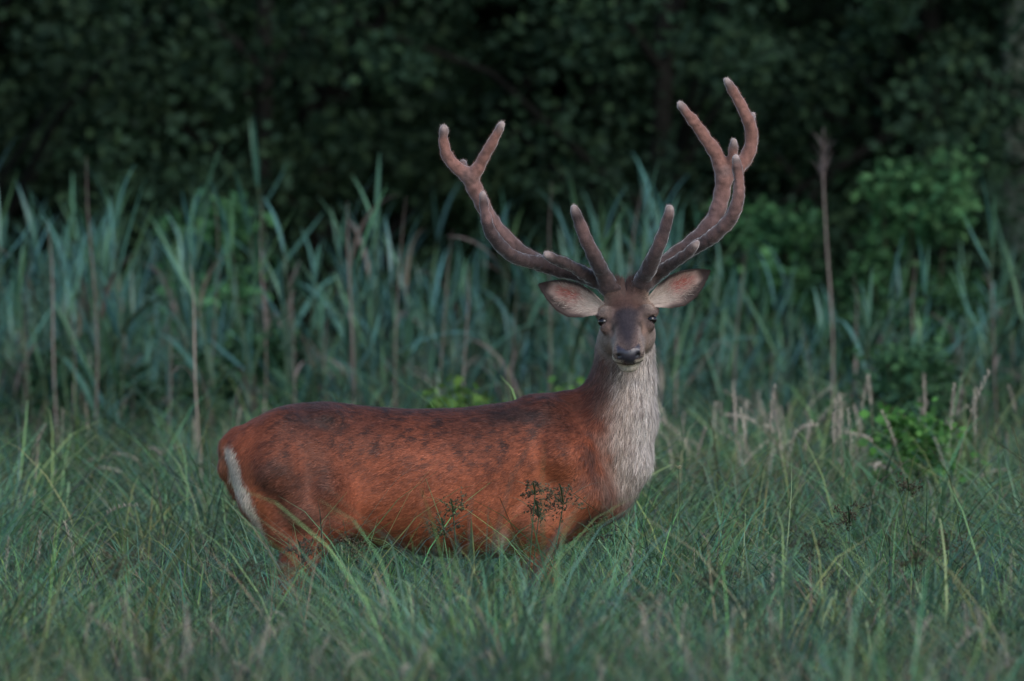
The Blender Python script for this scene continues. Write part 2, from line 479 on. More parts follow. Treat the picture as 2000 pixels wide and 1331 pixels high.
def coat_colour(p):
    """pattern of the summer coat, with some light and shade painted in"""
    u = p[:, 0] * PXM + 1000; v = 409 - (p[:, 2] - CAM_H) * PXM
    n1 = fbm(p, 6, 1); n2 = fbm(p, 22, 5); n3 = noise(p, 55, 9); n4 = fbm(p * np.array([1, 1, 0.8]), 58, 14)
    c = np.tile(np.array([0.250, 0.068, 0.031]), (len(p), 1))
    c *= (0.75 + 0.5 * n1)[:, None]
    # lower flank and shoulder are a little paler
    c = mixc(c, (0.34, 0.105, 0.047), sstep(900, 1040, v) * sstep(680, 760, u) * 0.55 * (0.4 + n2))
    c = mixc(c, (0.29, 0.092, 0.04), sstep(960, 1060, u) * sstep(850, 960, v) * 0.5)
    # darker saddle along the spine, broken into flecks
    top = np.interp(u, [440, 500, 560, 640, 720, 800, 900, 980, 1050, 1110, 1150], [850, 812, 790, 784, 794, 800, 798, 788, 776, 772, 760])
    dd = v - top
    w = (1 - sstep(15, 120, dd + 60 * (n1 - 0.5))) * sstep(500, 590, u)
    c = mixc(c, (0.085, 0.028, 0.018), w * 0.8)
    fleck = sstep(0.53, 0.66, n4) * (1 - sstep(60, 190, dd + 90 * (n1 - .5))) * sstep(490, 580, u) * (1 - sstep(1080, 1150, u))
    c = mixc(c, (0.02, 0.013, 0.012), fleck * 0.75)
    sad = np.exp(-(((u - 1010) / 70) ** 2 + ((v - 812) / 22) ** 2)) + 0.8 * np.exp(-(((u - 615) / 55) ** 2 + ((v - 815) / 25) ** 2))
    c = mixc(c, (0.03, 0.018, 0.017), np.clip(sad * (0.5 + n2), 0, 0.85))
    # shadow of the thigh bulge, painted darker into the coat
    wu = u + 50 * (n1 - 0.5); wv = v + 50 * (fbm(p, 9, 33) - 0.5)
    th = 0.75 * np.exp(-(((wu - 530 - 0.3 * (wv - 930)) / 38) ** 2 + ((wv - 925) / 58) ** 2)) + 0.65 * np.exp(-(((wu - 612) / 75) ** 2 + ((wv - 930) / 58) ** 2))
    c = mixc(c, (0.068, 0.032, 0.022), np.clip(th * (0.35 + 1.1 * n2), 0, 0.8))
    shk = np.exp(-(((u - 600) / 60) ** 2 + ((v - 1005) / 28) ** 2))
    c = mixc(c, (0.19, 0.10, 0.075), np.clip(shk, 0, 1) * 0.6)
    stq = np.stack([u / PXM * 0.9 + (409 - v) / PXM * 0.4, p[:, 1], (409 - v) / PXM * 0.9 - u / PXM * 0.4], 1)
    st = noise(stq * np.array([22, 40, 75]), 1.0, 71) * 0.6 + noise(stq * np.array([50, 80, 170]), 1.0, 73) * 0.4
    c *= (0.76 + 0.48 * st)[:, None]
    tick = sstep(0.66, 0.78, noise(stq * np.array([40, 60, 110]), 1.0, 79)) * sstep(0.35, 0.6, n1)
    c = mixc(c, (0.035, 0.018, 0.014), tick * 0.6 * (1 - 0.75 * sstep(870, 960, v)))
    # stray dark hairs everywhere
    c *= (1 - 0.45 * sstep(0.62, 0.8, n3) * n2)[:, None]
    # cream rump patch behind the thigh
    edge = np.interp(v, [850, 870, 935, 985, 1030, 1075, 1110], [441, 443, 452, 478, 505, 531, 556])
    t = u - edge + 6 * (n2 - 0.5)
    half = np.interp(v, [850, 868, 890, 950, 1000, 1060, 1090], [2, 8, 12.5, 14.5, 12, 6, 2])
    w = (1 - sstep(half - 3, half + 3, np.abs(t - half))) * sstep(862, 872, v) * (1 - sstep(1050, 1090, v))
    c = mixc(c, (0.58, 0.48, 0.38), w * 0.97)
    w = sstep(half * 2 + 2, half * 2 + 8, t) * (1 - sstep(half * 2 + 16, half * 2 + 36, t)) * sstep(880, 910, v) * (1 - sstep(1010, 1060, v))
    c = mixc(c, (0.24, 0.07, 0.028), w * 0.8)
    # tail and hind edge
    w = (1 - sstep(-6, 0, t)) * (1 - sstep(985, 1010, v))
    c = mixc(c, (0.23, 0.085, 0.042), w)
    # pale belly, elbow
    w = np.exp(-(((u - 982) / 13) ** 2 + ((v - 1058) / 26) ** 2))
    c = mixc(c, (0.50, 0.37, 0.28), np.clip(w, 0, 1) * 0.85)
    c = mixc(c, (0.26, 0.17, 0.12), sstep(1066, 1095, v) * sstep(680, 720, u) * (1 - sstep(960, 980, u)) * 0.7)
    # neck: brown nape, grey buff mane with dark hairs
    nape = np.interp(v, [600, 650, 720, 790, 870, 950, 1020], [1150, 1166, 1172, 1176, 1172, 1180, 1196])
    w = sstep(-30, 34, u - nape + 70 * (n2 - 0.5)) * (1 - sstep(960, 1050, v)) * sstep(1120, 1150, u)
    mane = np.tile(np.array([0.40, 0.315, 0.26]), (len(p), 1)) * (0.72 + 0.56 * n2)[:, None]
    mane = mixc(mane, (0.58, 0.51, 0.46), sstep(1215, 1265, u) * (1 - 0.5 * sstep(900, 980, v)))  # right side of the mane lightened, sky light painted in
    mst = noise(p * np.array([150, 150, 32]), 1.0, 83)
    mane = mixc(mane, (0.085, 0.05, 0.04), sstep(0.6, 0.85, mst) * 0.6)
    mane = mixc(mane, (0.60, 0.52, 0.46), (1 - sstep(0.2, 0.4, mst)) * 0.5)
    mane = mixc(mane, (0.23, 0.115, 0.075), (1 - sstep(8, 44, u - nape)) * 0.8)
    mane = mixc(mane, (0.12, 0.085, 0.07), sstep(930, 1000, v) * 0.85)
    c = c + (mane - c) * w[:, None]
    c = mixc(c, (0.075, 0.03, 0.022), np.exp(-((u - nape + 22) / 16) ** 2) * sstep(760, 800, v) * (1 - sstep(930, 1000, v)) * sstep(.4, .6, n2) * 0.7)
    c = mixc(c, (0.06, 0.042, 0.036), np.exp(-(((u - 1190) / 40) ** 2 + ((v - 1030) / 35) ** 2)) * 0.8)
    # hooves and lower legs
    low = p[:, 2] < 0.6
    c = mixc(c, (0.13, 0.06, 0.035), (1 - sstep(0.4, 0.62, p[:, 2])))
    c = mixc(c, (0.02, 0.017, 0.016), (1 - sstep(0.06, 0.075, p[:, 2])))
    # ---- head
    s, f, h = head_coords(p); a = np.abs(s); hw = head_weight(p)
    hc = np.tile(np.array([0.115, 0.076, 0.064]), (len(p), 1)) * (0.8 + 0.4 * n2)[:, None]
    hst = noise(p, 130, 87) * 0.6 + noise(p, 60, 88) * 0.4
    hc = mixc(hc, (0.036, 0.028, 0.031), (1 - sstep(0.025, 0.062, a + 0.16 * np.clip(f - 0.04, 0, 1))) * sstep(-0.05, 0.02, f) * sstep(-0.05, -0.01, h))
    hc = mixc(hc, (0.21, 0.16, 0.135), sstep(0.028, 0.042, a) * sstep(0.07, 0.12, f) * sstep(-0.06, -0.04, h) * 0.8)     # dark bridge
    hc = mixc(hc, (0.078, 0.042, 0.032), (1 - sstep(-0.03, 0.03, f)) * (1 - sstep(0.055, 0.08, a)))                       # forehead
    hc = mixc(hc, (0.05, 0.024, 0.018), (1 - sstep(-0.13, -0.09, f)) * (1 - sstep(0.03, 0.055, a)))
    hc = mixc(hc, (0.34, 0.265, 0.21), np.exp(-(((a - 0.080) / 0.020) ** 2 + ((f + 0.022) / 0.030) ** 2 + ((h - 0.032) / 0.026) ** 2)) * 0.95)  # brow
    hc = mixc(hc, (0.33, 0.23, 0.17), np.exp(-(((a - 0.078) / 0.018) ** 2 + ((f + 0.10) / 0.03) ** 2)) * 0.8)   # by the ears
    hc = mixc(hc, (0.24, 0.18, 0.15), (1 - sstep(-0.06, -0.025, h)) * sstep(0.03, 0.05, a) * 0.85)                        # cheeks
    hc = mixc(hc, (0.22, 0.135, 0.095), np.exp(-(((a - 0.055) / 0.018) ** 2 + ((f - 0.07) / 0.03) ** 2)) * 0.6)
    hc = mixc(hc, (0.018, 0.012, 0.011), np.clip(1.6 * np.exp(-(((a - 0.095) / 0.03) ** 2 + ((f - 0.016) / 0.026) ** 2 + ((h + 0.001) / 0.019) ** 2)), 0, 1) * 0.95)   # eye rim
    hc = mixc(hc, (0.026, 0.018, 0.016), np.exp(-(((a - 0.040) / 0.012) ** 2 + ((f - 0.075) / 0.016) ** 2)) * sstep(-0.03, 0, h) * 0.7)
    hc = mixc(hc, (0.25, 0.175, 0.13), np.exp(-(((a - 0.043) / 0.011) ** 2 + ((f - 0.212) / 0.025) ** 2)) * 0.9)   # ring round muzzle
    hc = mixc(hc, (0.52, 0.44, 0.36), sstep(0.12, 0.17, f) * (1 - sstep(-0.078, -0.072, h)) * (1 - sstep(0.044, .052, a)))   # chin
    hc = mixc(hc, (0.50, 0.42, 0.34), sstep(0.15, 0.19, f) * sstep(0.018, 0.024, a) * (1 - sstep(-0.054, -0.046, h)))  # lip
    pad = sstep(0.222, 0.230, f) * (1 - sstep(0.038, 0.043, a)) * sstep(-0.050, -0.044, h - 0.25 * np.clip(0.03 - a, 0, 0.03) * 0) * (1 - sstep(-0.017, -0.011, h - 0.3 * a))
    pad = np.maximum(pad, sstep(0.19, 0.205, f) * (1 - sstep(-0.004, 0.002, a - 0.022 - 0.5 * (h + 0.05))) * sstep(-0.070, -0.065, h) * (1 - sstep(-0.05, -0.045, h)))
    hc = mixc(hc, (0.030, 0.026, 0.036), pad)
    hc = mixc(hc, (0.006, 0.005, 0.006), np.exp(-(((a - 0.034) / 0.009) ** 2 + ((h + 0.036) / 0.006) ** 2)) * sstep(0.235, 0.25, f))
    hc = mixc(hc, (0.014, 0.009, 0.008), np.exp(-((h + 0.0705 + 0.06 * np.clip(a - .03, 0, 1)) / 0.0045) ** 2) * sstep(0.11, 0.14, f) * 0.9)
    hc = hc * (0.6 + 0.8 * hst)[:, None]
    c = c + (hc - c) * hw[:, None]
    # pale throat under the chin
    c = mixc(c, (0.48, 0.44, 0.43), np.exp(-(((u - 1240) / 16) ** 2 + ((v - 742) / 10) ** 2)) * 0.7 * (1 - hw))
    return np.clip(c, 0.004, 1), pad * hw

stag = empty('red_deer_stag', (0, 0, 0))
tag(stag, 'red deer stag with velvet antlers standing in tall grass, head turned to face the viewer', 'deer')
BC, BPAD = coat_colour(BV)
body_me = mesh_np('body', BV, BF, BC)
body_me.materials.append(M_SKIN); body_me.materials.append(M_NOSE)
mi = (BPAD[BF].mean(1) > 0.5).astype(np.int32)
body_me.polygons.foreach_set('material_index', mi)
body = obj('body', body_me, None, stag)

def fur_dir(p, n):
    s, f, v = head_coords(p); hw = head_weight(p)[:, None]
    u = p[:, 0] * PXM + 1000; vy = 409 - (p[:, 2] - CAM_H) * PXM
    d = np.tile(np.array([-1.0, -0.05, -0.45]), (len(p), 1))
    nk = (sstep(1090, 1190, u) * (1 - sstep(960, 1040, vy)))[:, None]
    d = d * (1 - nk) + np.array([-0.28, 0.0, -1.0]) * nk
    lg = (1 - sstep(0.55, 0.75, p[:, 2]))[:, None]
    d = d * (1 - lg) + np.array([-0.15, 0, -1.0]) * lg
    rump = (1 - sstep(470, 560, u))[:, None]
    d = d * (1 - rump) + np.array([-0.35, 0, -1.0]) * rump
    hd = -hf * 0.9 + hs * np.sign(s)[:, None] * 0.35 + np.array([0, 0, -0.15])
    d = d * (1 - hw) + hd * hw
    j = rng.normal(0, 0.22, d.shape)
    return unit(d) + j

def make_fur():
    u = BV[:, 0] * PXM + 1000
    wt = np.where(BV[:, 2] > 0.5, 1.0, 0.35) * np.where(BN[:, 1] < 0.35, 1.0, 0.35) * (1 - BPAD)
    wt *= 1 + 1.6 * head_weight(BV)
    NB = 230000
    p, n, q, w = sample_surf(BV, BF, BN, BA, NB, wt)
    c, pad = coat_colour(p)
    s, f, h = head_coords(p); hw = head_weight(p)
    uu = p[:, 0] * PXM + 1000; vv = 409 - (p[:, 2] - CAM_H) * PXM
    nk = sstep(1110, 1190, uu) * (1 - sstep(970, 1050, vv)) * (1 - hw)
    L = 0.021 * (1 - nk) + 0.032 * nk
    L = L * (1 - hw) + 0.011 * hw
    crest = (1 - sstep(-0.12, -0.07, f)) * (1 - sstep(0.045, 0.075, np.abs(s))) * sstep(-0.03, 0.0, h) * (p[:, 2] > HEAD_O[2])
    L = L + 0.030 * crest
    L *= np.where((p[:, 2] < 0.55) , 0.6, 1.0)
    L *= rng.uniform(0.6, 1.35, NB)
    keep = ~((hw > 0.5) & (f > 0.10) & (h < -0.058) & (np.abs(s) < 0.05)) | (rng.random(NB) < 0.25)
    # bare rim round the eye
    es = np.minimum(np.linalg.norm(p - H(0.095, 0.018, 0), axis=1), np.linalg.norm(p - H(-0.095, 0.018, 0), axis=1))
    keep &= es > 0.024
    lift = np.where(nk > 0.5, 0.42, 0.30) * rng.uniform(0.4, 1.4, NB) + 0.9 * crest
    W = np.where(hw > 0.5, 0.0017, np.where(nk > 0.5, 0.0017, 0.0022)) * rng.uniform(0.7, 1.3, NB)
    var = rng.normal(1.0, 0.28, NB)
    dark = rng.random(NB) < np.where(nk > 0.5, 0.16, 0.07)
    light = rng.random(NB) < np.where(nk > 0.5, 0.16, 0.05)
    c = c * np.clip(var, 0.5, 1.6)[:, None]
    c[dark] *= 0.4
    c[light & ~dark] = c[light & ~dark] * 1.3 + 0.02
    d = fur_dir(p, n)
    k = keep
    V, F, C = strands(p[k], n[k], d[k], L[k], W[k], lift[k], c[k], bend=0.45, seg=2)
    o = obj('fur', mesh_np('fur', V, F, C), M_FUR, stag)
    tag(o, kind='stuff')
make_fur()

# eyes
def make_eyes():
    for s in (-1, 1):
        c = H(s * 0.0845, 0.014, -0.002)
        nu, nv = 20, 12
        V = [];  r = 0.0195
        for i in range(nv + 1):
            th = math.pi * i / nv
            for j in range(nu):
                ph = 2 * math.pi * j / nu
                V.append(c + r * np.array([math.sin(th) * math.cos(ph), math.sin(th) * math.sin(ph), math.cos(th) * 0.86]))
        F = np.array([[i * nu + j, (i + 1) * nu + j, (i + 1) * nu + (j + 1) % nu, i * nu + (j + 1) % nu] for i in range(nv) for j in range(nu)])
        obj('eye', mesh_np('eye', np.array(V), F), M_EYE, stag)
make_eyes()

# ears: cupped leaves with pale hair inside
def make_ear(base, tip, wid, upv, face, seedn, name='ear'):
    base = np.array(base); tip = np.array(tip)
    ax = tip - base; L = np.linalg.norm(ax); a = ax / L
    face = unit(np.array(face) - a * np.dot(face, a)); side = np.cross(face, a)
    if side[2] < 0: side = -side
    nu, nv = 28, 16
    us = np.linspace(0, 1, nu); vs = np.linspace(-1, 1, nv)
    prof = np.interp(us, [0, 0.08, 0.25, 0.45, 0.65, 0.82, 0.93, 1.0], [0.30, 0.45, 0.80, 1.0, 0.90, 0.60, 0.30, 0.05])
    def surf(off):
        G = np.zeros((nu, nv, 3))
        for i, u in enumerate(us):
            w = wid * prof[i]
            lo = 1.0 + 0.18 * math.sin(math.pi * u)           # lower lobe is fuller
            for j, v in enumerate(vs):
                ww = w * (lo if v < 0 else 0.88)
                cup = 0.42 * w * (abs(v) ** 1.8) * (1 - 0.55 * u)
                roll = -0.10 * L * u * u
                G[i, j] = base + a * (L * u) + side * (ww * v) + face * (cup - 0.45 * w + off * (1 - 0.8 * abs(v) ** 4) + roll * 0.3)
        return G
    I = surf(0.0); O = surf(-0.012)
    V = np.concatenate([I.reshape(-1, 3), O.reshape(-1, 3)])
    n0 = nu * nv; F = []
    for i in range(nu - 1):
        for j in range(nv - 1):
            k = i * nv + j
            F.append([k, k + nv, k + nv + 1, k + 1]); F.append([n0 + k, n0 + k + 1, n0 + k + nv + 1, n0 + k + nv])
        for j in (0, nv - 1):
            k = i * nv + j; q = [k, n0 + k, n0 + k + nv, k + nv]
            F.append(q if j == 0 else q[::-1])
    F.append([n0 - 1, n0 - nv, n0 + n0 - nv, n0 + n0 - 1])
    F = np.array(F)
    U, W = np.meshgrid(us, vs, indexing='ij')
    U = U.ravel(); W = W.ravel()
    nn = fbm(I.reshape(-1, 3), 60, seedn)
    ci = np.tile(np.array([0.36, 0.26, 0.22]), (n0, 1)) * (0.65 + 0.7 * nn)[:, None]
    ci = mixc(ci, (0.40, 0.10, 0.08), np.exp(-(((U - 0.55) / 0.2) ** 2 + ((W - 0.15) / 0.38) ** 2)) * 0.95)
    ci = mixc(ci, (0.46, 0.37, 0.31), (1 - sstep(0.15, 0.4, U)) * 0.7)
    rim = np.maximum(sstep(0.62, 0.86, np.abs(W)) * np.where(W > 0, 1, 0.9) * sstep(0.1, 0.3, U), sstep(0.74, 0.9, U))
    rim = np.maximum(rim, sstep(0.25, 0.6, -W) * sstep(0.25, 0.6, U) * 0.95)
    ci = mixc(ci, (0.034, 0.023, 0.021), rim)
    co = np.tile(np.array([0.085, 0.05, 0.038]), (n0, 1))
    o = obj(name, mesh_np('ear', V, F, np.concatenate([ci, co])), M_SKIN, stag)
    # hair
    Fi = np.array([[i * nv + j, (i + 1) * nv + j, (i + 1) * nv + j + 1, i * nv + j + 1] for i in range(nu - 1) for j in range(nv - 1)])
    Iv = I.reshape(-1, 3)
    N, A = vnormals(Iv, Fi)
    if (N @ face).mean() < 0: N = -N
    p, n, q, w = sample_surf(Iv, Fi, N, A, 5200)
    c = sum(w[:, k:k + 1] * ci[q[:, k]] for k in range(4)); uu = sum(w[:, k] * U[q[:, k]] for k in range(4)); vv = sum(w[:, k] * W[q[:, k]] for k in range(4))
    pale = (np.abs(vv) < 0.6) & (uu < 0.7)
    c = c * rng.normal(1, 0.25, len(c)).clip(0.4, 1.7)[:, None]
    li = pale & (rng.random(len(p)) < 0.22 + 0.35 * (uu < 0.35))
    c[li] = np.array([0.52, 0.43, 0.36]) * rng.uniform(0.7, 1.1, (li.sum(), 1))
    d = a + side * (vv[:, None] * 0.9) + rng.normal(0, 0.35, p.shape)
    L_ = np.where(pale, 0.020, 0.006) * rng.uniform(0.6, 1.3, len(p))
    V2, F2, C2 = strands(p, n, d, L_, np.full(len(p), 0.0013), np.full(len(p), 0.45) * rng.uniform(0.4, 1.3, len(p)), c, bend=0.6, seg=2)
    hh = obj('ear_hair', mesh_np('ear_hair', V2, F2, C2), M_FUR, o); tag(hh, kind='stuff')
    return o
make_ear(P(1180, 604, 0.015), P(1052, 556, 0.03), 0.061, (0, 0, 1), (-0.25, -1.0, 0.05), 31)
make_ear(P(1266, 592, 0.015), P(1387, 530, 0.03), 0.058, (0, 0, 1), (0.25, -1.0, 0.05), 37)

# antlers in velvet: (px, py, y, radius)
def A_(lst, y0=0.0):
    return [P(a, b, c) for a, b, c, r in lst], [r for a, b, c, r in lst]
yb = H(0, -0.11, 0.06)[1]
ANT = {
 'left': [
  [(1193, 566, yb + .01, .038), (1178, 553, yb + .02, .036), (1150, 541, yb + .04, .034), (1095, 527, yb + .07, .032), (1040, 508, yb + .09, .031), (1000, 478, yb + .10, .029), (968, 443, yb + .10, .028), (945, 405, yb + .09, .028), (927, 367, yb + .08, .030), (918, 345, yb + .07, .031)],
  [(916, 345, yb + .07, .028), (893, 329, yb + .07, .024), (873, 303, yb + .07, .022), (866, 275, yb + .06, .0195), (867, 251, yb + .05, .016)],
  [(920, 345, yb + .07, .027), (931, 333, yb + .06, .024), (946, 307, yb + .05, .021), (963, 276, yb + .03, .019), (980, 244, yb + .02, .0135)],
  [(910, 342, yb + .09, .02), (904, 328, yb + .13, .016), (905, 318, yb + .15, .013)],
  [(1187, 552, yb, .032), (1172, 525, yb - .05, .0285), (1156, 492, yb - .09, .0265), (1141, 460, yb - .11, .0245), (1129, 428, yb - .12, .021), (1121, 407, yb - .12, .0145)],
  [(1160, 545, yb + .02, .028), (1115, 520, yb - .05, .022), (1085, 508, yb - .09, .019), (1067, 498, yb - .11, .0145)],
  [(1060, 515, yb + .07, .026), (1010, 505, yb + .00, .0265), (977, 480, yb - .05, .0245), (957, 450, yb - .08, .0225), (947, 415, yb - .09, .019), (943, 379, yb - .09, .0135)],
 ],
 'right': [
  [(1252, 560, yb + .01, .038), (1268, 543, yb + .02, .036), (1300, 516, yb + .05, .034), (1345, 480, yb + .08, .032), (1381, 447, yb + .10, .031), (1402, 408, yb + .11, .030), (1411, 370, yb + .11, .030), (1413, 335, yb + .10, .033)],
  [(1410, 328, yb + .10, .030), (1396, 297, yb + .09, .0265), (1374, 264, yb + .08, .0225), (1350, 232, yb + .06, .020), (1327, 204, yb + .05, .0135)],
  [(1418, 345, yb + .11, .028), (1440, 330, yb + .14, .028), (1458, 306, yb + .15, .027), (1468, 275, yb + .15, .0255), (1463, 240, yb + .13, .0235), (1445, 203, yb + .11, .020), (1430, 175, yb + .10, .018), (1418, 158, yb + .09, .0135)],
  [(1466, 236, yb + .14, .014), (1470, 224, yb + .15, .009)],
  [(1422, 335, yb + .11, .022), (1431, 305, yb + .08, .018), (1434, 276, yb + .06, .0135)],
  [(1252, 549, yb, .032), (1266, 527, yb - .05, .029), (1281, 495, yb - .09, .0265), (1294, 460, yb - .11, .024), (1304, 428, yb - .12, .020), (1308, 408, yb - .12, .0145)],
  [(1280, 540, yb + .02, .028), (1318, 512, yb - .05, .022), (1344, 494, yb - .09, .019), (1360, 476, yb - .11, .0135)],
  [(1345, 492, yb + .07, .027), (1392, 462, yb + .00, .0275), (1424, 432, yb - .05, .0265), (1440, 395, yb - .08, .0245), (1443, 350, yb - .09, .021), (1437, 308, yb - .09, .0145)],
 ]}
def catmull(pts, rad, m=5):
    pts = np.array(pts); rad = np.array(rad); out = []; orr = []
    for i in range(len(pts) - 1):
        p0 = pts[max(i - 1, 0)]; p1 = pts[i]; p2 = pts[i + 1]; p3 = pts[min(i + 2, len(pts) - 1)]
        for t in np.arange(m) / m:
            out.append(0.5 * ((2 * p1) + (-p0 + p2) * t + (2 * p0 - 5 * p1 + 4 * p2 - p3) * t * t + (-p0 + 3 * p1 - 3 * p2 + p3) * t ** 3))
            orr.append(rad[i] * (1 - t) + rad[i + 1] * t)
    out.append(pts[-1]); orr.append(rad[-1])
    return np.array(out), np.array(orr)
def make_antler(side):
    allp = np.concatenate([np.array(A_(b)[0]) for b in ANT[side]])
    f = Field(allp.min(0) - 0.07, allp.max(0) + 0.07, 0.0055)
    tips = []
    for b in ANT[side]:
        p, r = A_(b); p, r = catmull(p, r, 4)
        r = r * 0.86 * (1 + 0.05 * np.sin(np.arange(len(r)) * 1.9 + len(b)))
        for i in range(len(p) - 1): f.cone(p[i], p[i + 1], r[i], r[i + 1], 0.008 if i else 0.016)
        tips.append(p[-1])
    bp = A_(ANT[side][0])[0][0]
    f.ell(bp + np.array([0, 0, 0.006]), (0.043, 0.043, 0.022), 0.012)      # coronet
    V, F = f.mesh(); V = smooth_verts(V, F, 1)
    N, A = vnormals(V, F)
    V = V + N * (0.007 * (fbm(V, 26, 47) - 0.5) + 0.004 * (noise(V, 75, 49) - 0.5))[:, None]
    N, A = vnormals(V, F)
    vy = 409 - (V[:, 2] - CAM_H) * PXM
    n1 = fbm(V, 18, 41); n2 = fbm(V, 60, 43)
    def colour(V):
        vy = 409 - (V[:, 2] - CAM_H) * PXM
        n1 = fbm(V, 18, 41); n2 = fbm(V, 60, 43)
        c = np.tile(np.array([0.19, 0.108, 0.095]), (len(V), 1))
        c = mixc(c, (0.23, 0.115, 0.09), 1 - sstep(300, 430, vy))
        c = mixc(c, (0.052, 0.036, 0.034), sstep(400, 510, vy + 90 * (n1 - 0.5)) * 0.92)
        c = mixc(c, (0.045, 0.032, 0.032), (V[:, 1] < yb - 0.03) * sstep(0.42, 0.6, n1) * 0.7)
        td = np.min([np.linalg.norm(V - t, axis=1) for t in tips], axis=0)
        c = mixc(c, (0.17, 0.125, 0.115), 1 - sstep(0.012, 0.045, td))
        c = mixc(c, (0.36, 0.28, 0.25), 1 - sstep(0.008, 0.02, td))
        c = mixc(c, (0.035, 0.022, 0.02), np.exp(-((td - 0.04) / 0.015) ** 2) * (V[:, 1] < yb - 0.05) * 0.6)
        return c * (0.75 + 0.5 * n2)[:, None]
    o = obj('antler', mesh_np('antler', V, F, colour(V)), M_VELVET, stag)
    p, n, q, w = sample_surf(V, F, N, A, 16000)
    d = unit(rng.normal(0, 0.5, p.shape) + np.array([0, 0, 1.0]))
    c = colour(p) * 1.3 + np.array([0.035, 0.028, 0.026])
    V2, F2, C2 = strands(p, n, d, rng.uniform(0.004, 0.008, len(p)), np.full(len(p), 0.0011), np.full(len(p), 1.3), c, bend=0.2, seg=1)
    hh = obj('velvet_fuzz', mesh_np('velvet_fuzz', V2, F2, C2), M_FUR, o); tag(hh, kind='stuff')
for sd in ('left', 'right'): make_antler(sd)

# ------------------------------------------------------------------ blades and instances
def blades(n, spread, hmin, hmax, wmin, wmax, lean, bend, cols, seg=6, droop=0.0, seed=0):
    """arching ribbons rooted in a small disc -> V, F, C"""
    r = np.random.default_rng(seed)
    a = r.uniform(0, 2 * np.pi, n); rr = spread * np.sqrt(r.random(n))
    root = np.stack([rr * np.cos(a), rr * np.sin(a), np.zeros(n)], 1)
    az = a + r.normal(0, 0.9, n)
    L = r.uniform(hmin, hmax, n); W = r.uniform(wmin, wmax, n)
    th0 = np.abs(r.normal(0, lean, n)); bd = np.clip(r.normal(bend, bend * 0.3, n), 0.6 * bend, 2.9)
    ts = np.linspace(0, 1, seg + 1)
    pos = root.copy(); vs = []; cs = []
    hdir = np.stack([np.cos(az), np.sin(az), np.zeros(n)], 1)
    tw = r.normal(0, 0.7, n)
    ci = r.integers(0, len(cols), n); base = np.array(cols)[ci] * r.uniform(0.7, 1.3, (n, 1))
    for k, t in enumerate(ts):
        th = th0 + bd * t ** 1.7
        if k:
            tm = th0 + bd * ((t + ts[k - 1]) / 2) ** 1.7
            pos = pos + (np.sin(tm)[:, None] * hdir + np.cos(tm)[:, None] * np.array([0, 0, 1.0])) * (L / seg)[:, None]
        sd = np.stack([-np.sin(az + tw * t), np.cos(az + tw * t), np.zeros(n)], 1)
        w = (W * 0.5 * np.clip(1.15 - 0.3 * t, 0, 1) * (1 - t ** 3.5) + 0.0003)[:, None]
        vs += [pos - sd * w, pos + sd * w]
        cc = base * (0.92 + 0.16 * t)  # slight shade towards the ground painted into each blade
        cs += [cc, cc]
    V = np.stack(vs, 1); k2 = V.shape[1]
    b = np.arange(n)[:, None] * k2
    F = np.concatenate([b + np.array([[2 * i, 2 * i + 1, 2 * i + 3, 2 * i + 2]]) for i in range(seg)])
    return V.reshape(-1, 3), F, np.stack(cs, 1).reshape(-1, 3)

def gn_scatter(name, pts, rotz, tilt, scl, idx, sources, label, cat):
    """one 'stuff' object: points that carry tufts through geometry nodes"""
    col = bpy.data.collections.new(name + '_tufts')
    for i, (me, mat) in enumerate(sources):
        if len(me.materials) == 0: me.materials.append(mat)
        so = bpy.data.objects.new('%s_tuft_%02d' % (name, i), me); col.objects.link(so)
    me = bpy.data.meshes.new(name)
    me.vertices.add(len(pts)); me.vertices.foreach_set('co', np.asarray(pts, np.float32).ravel())
    rot = np.stack([tilt[:, 0], tilt[:, 1], rotz], 1).astype(np.float32)
    at = me.attributes.new('rot', 'FLOAT_VECTOR', 'POINT'); at.data.foreach_set('vector', rot.ravel())
    at = me.attributes.new('scl', 'FLOAT', 'POINT'); at.data.foreach_set('value', scl.astype(np.float32))
    at = me.attributes.new('idx', 'INT', 'POINT'); at.data.foreach_set('value', idx.astype(np.int32))
    me.update()
    o = obj(name, me)
    ng = bpy.data.node_groups.new(name, 'GeometryNodeTree')
    ng.interface.new_socket('Geometry', in_out='INPUT', socket_type='NodeSocketGeometry')
    ng.interface.new_socket('Geometry', in_out='OUTPUT', socket_type='NodeSocketGeometry')
    N = ng.nodes.new; gi = N('NodeGroupInput'); go = N('NodeGroupOutput')
    ci = N('GeometryNodeCollectionInfo'); ci.inputs['Collection'].default_value = col
    ci.inputs['Separate Children'].default_value = True; ci.inputs['Reset Children'].default_value = True
    ip = N('GeometryNodeInstanceOnPoints'); ip.inputs['Pick Instance'].default_value = True
    def attr(nm, ty):
        a = N('GeometryNodeInputNamedAttribute'); a.data_type = ty; a.inputs['Name'].default_value = nm
        return a.outputs['Attribute']
    Lk = ng.links.new
    Lk(gi.outputs[0], ip.inputs['Points']); Lk(ci.outputs[0], ip.inputs['Instance'])
    Lk(attr('rot', 'FLOAT_VECTOR'), ip.inputs['Rotation']); Lk(attr('scl', 'FLOAT'), ip.inputs['Scale']); Lk(attr('idx', 'INT'), ip.inputs['Instance Index'])
    Lk(ip.outputs[0], go.inputs[0])
    md = o.modifiers.new('tufts', 'NODES'); md.node_group = ng
    tag(o, label, cat, kind='stuff')
    return o

GH = (0.22, 0.30, 0.12); G1 = (0.085, 0.190, 0.078); G2 = (0.078, 0.172, 0.098); G3 = (0.140, 0.215, 0.070); G4 = (0.030, 0.062, 0.042)
GD = (0.24, 0.19, 0.13); GB = (0.085, 0.07, 0.045); GY = (0.16, 0.19, 0.06)

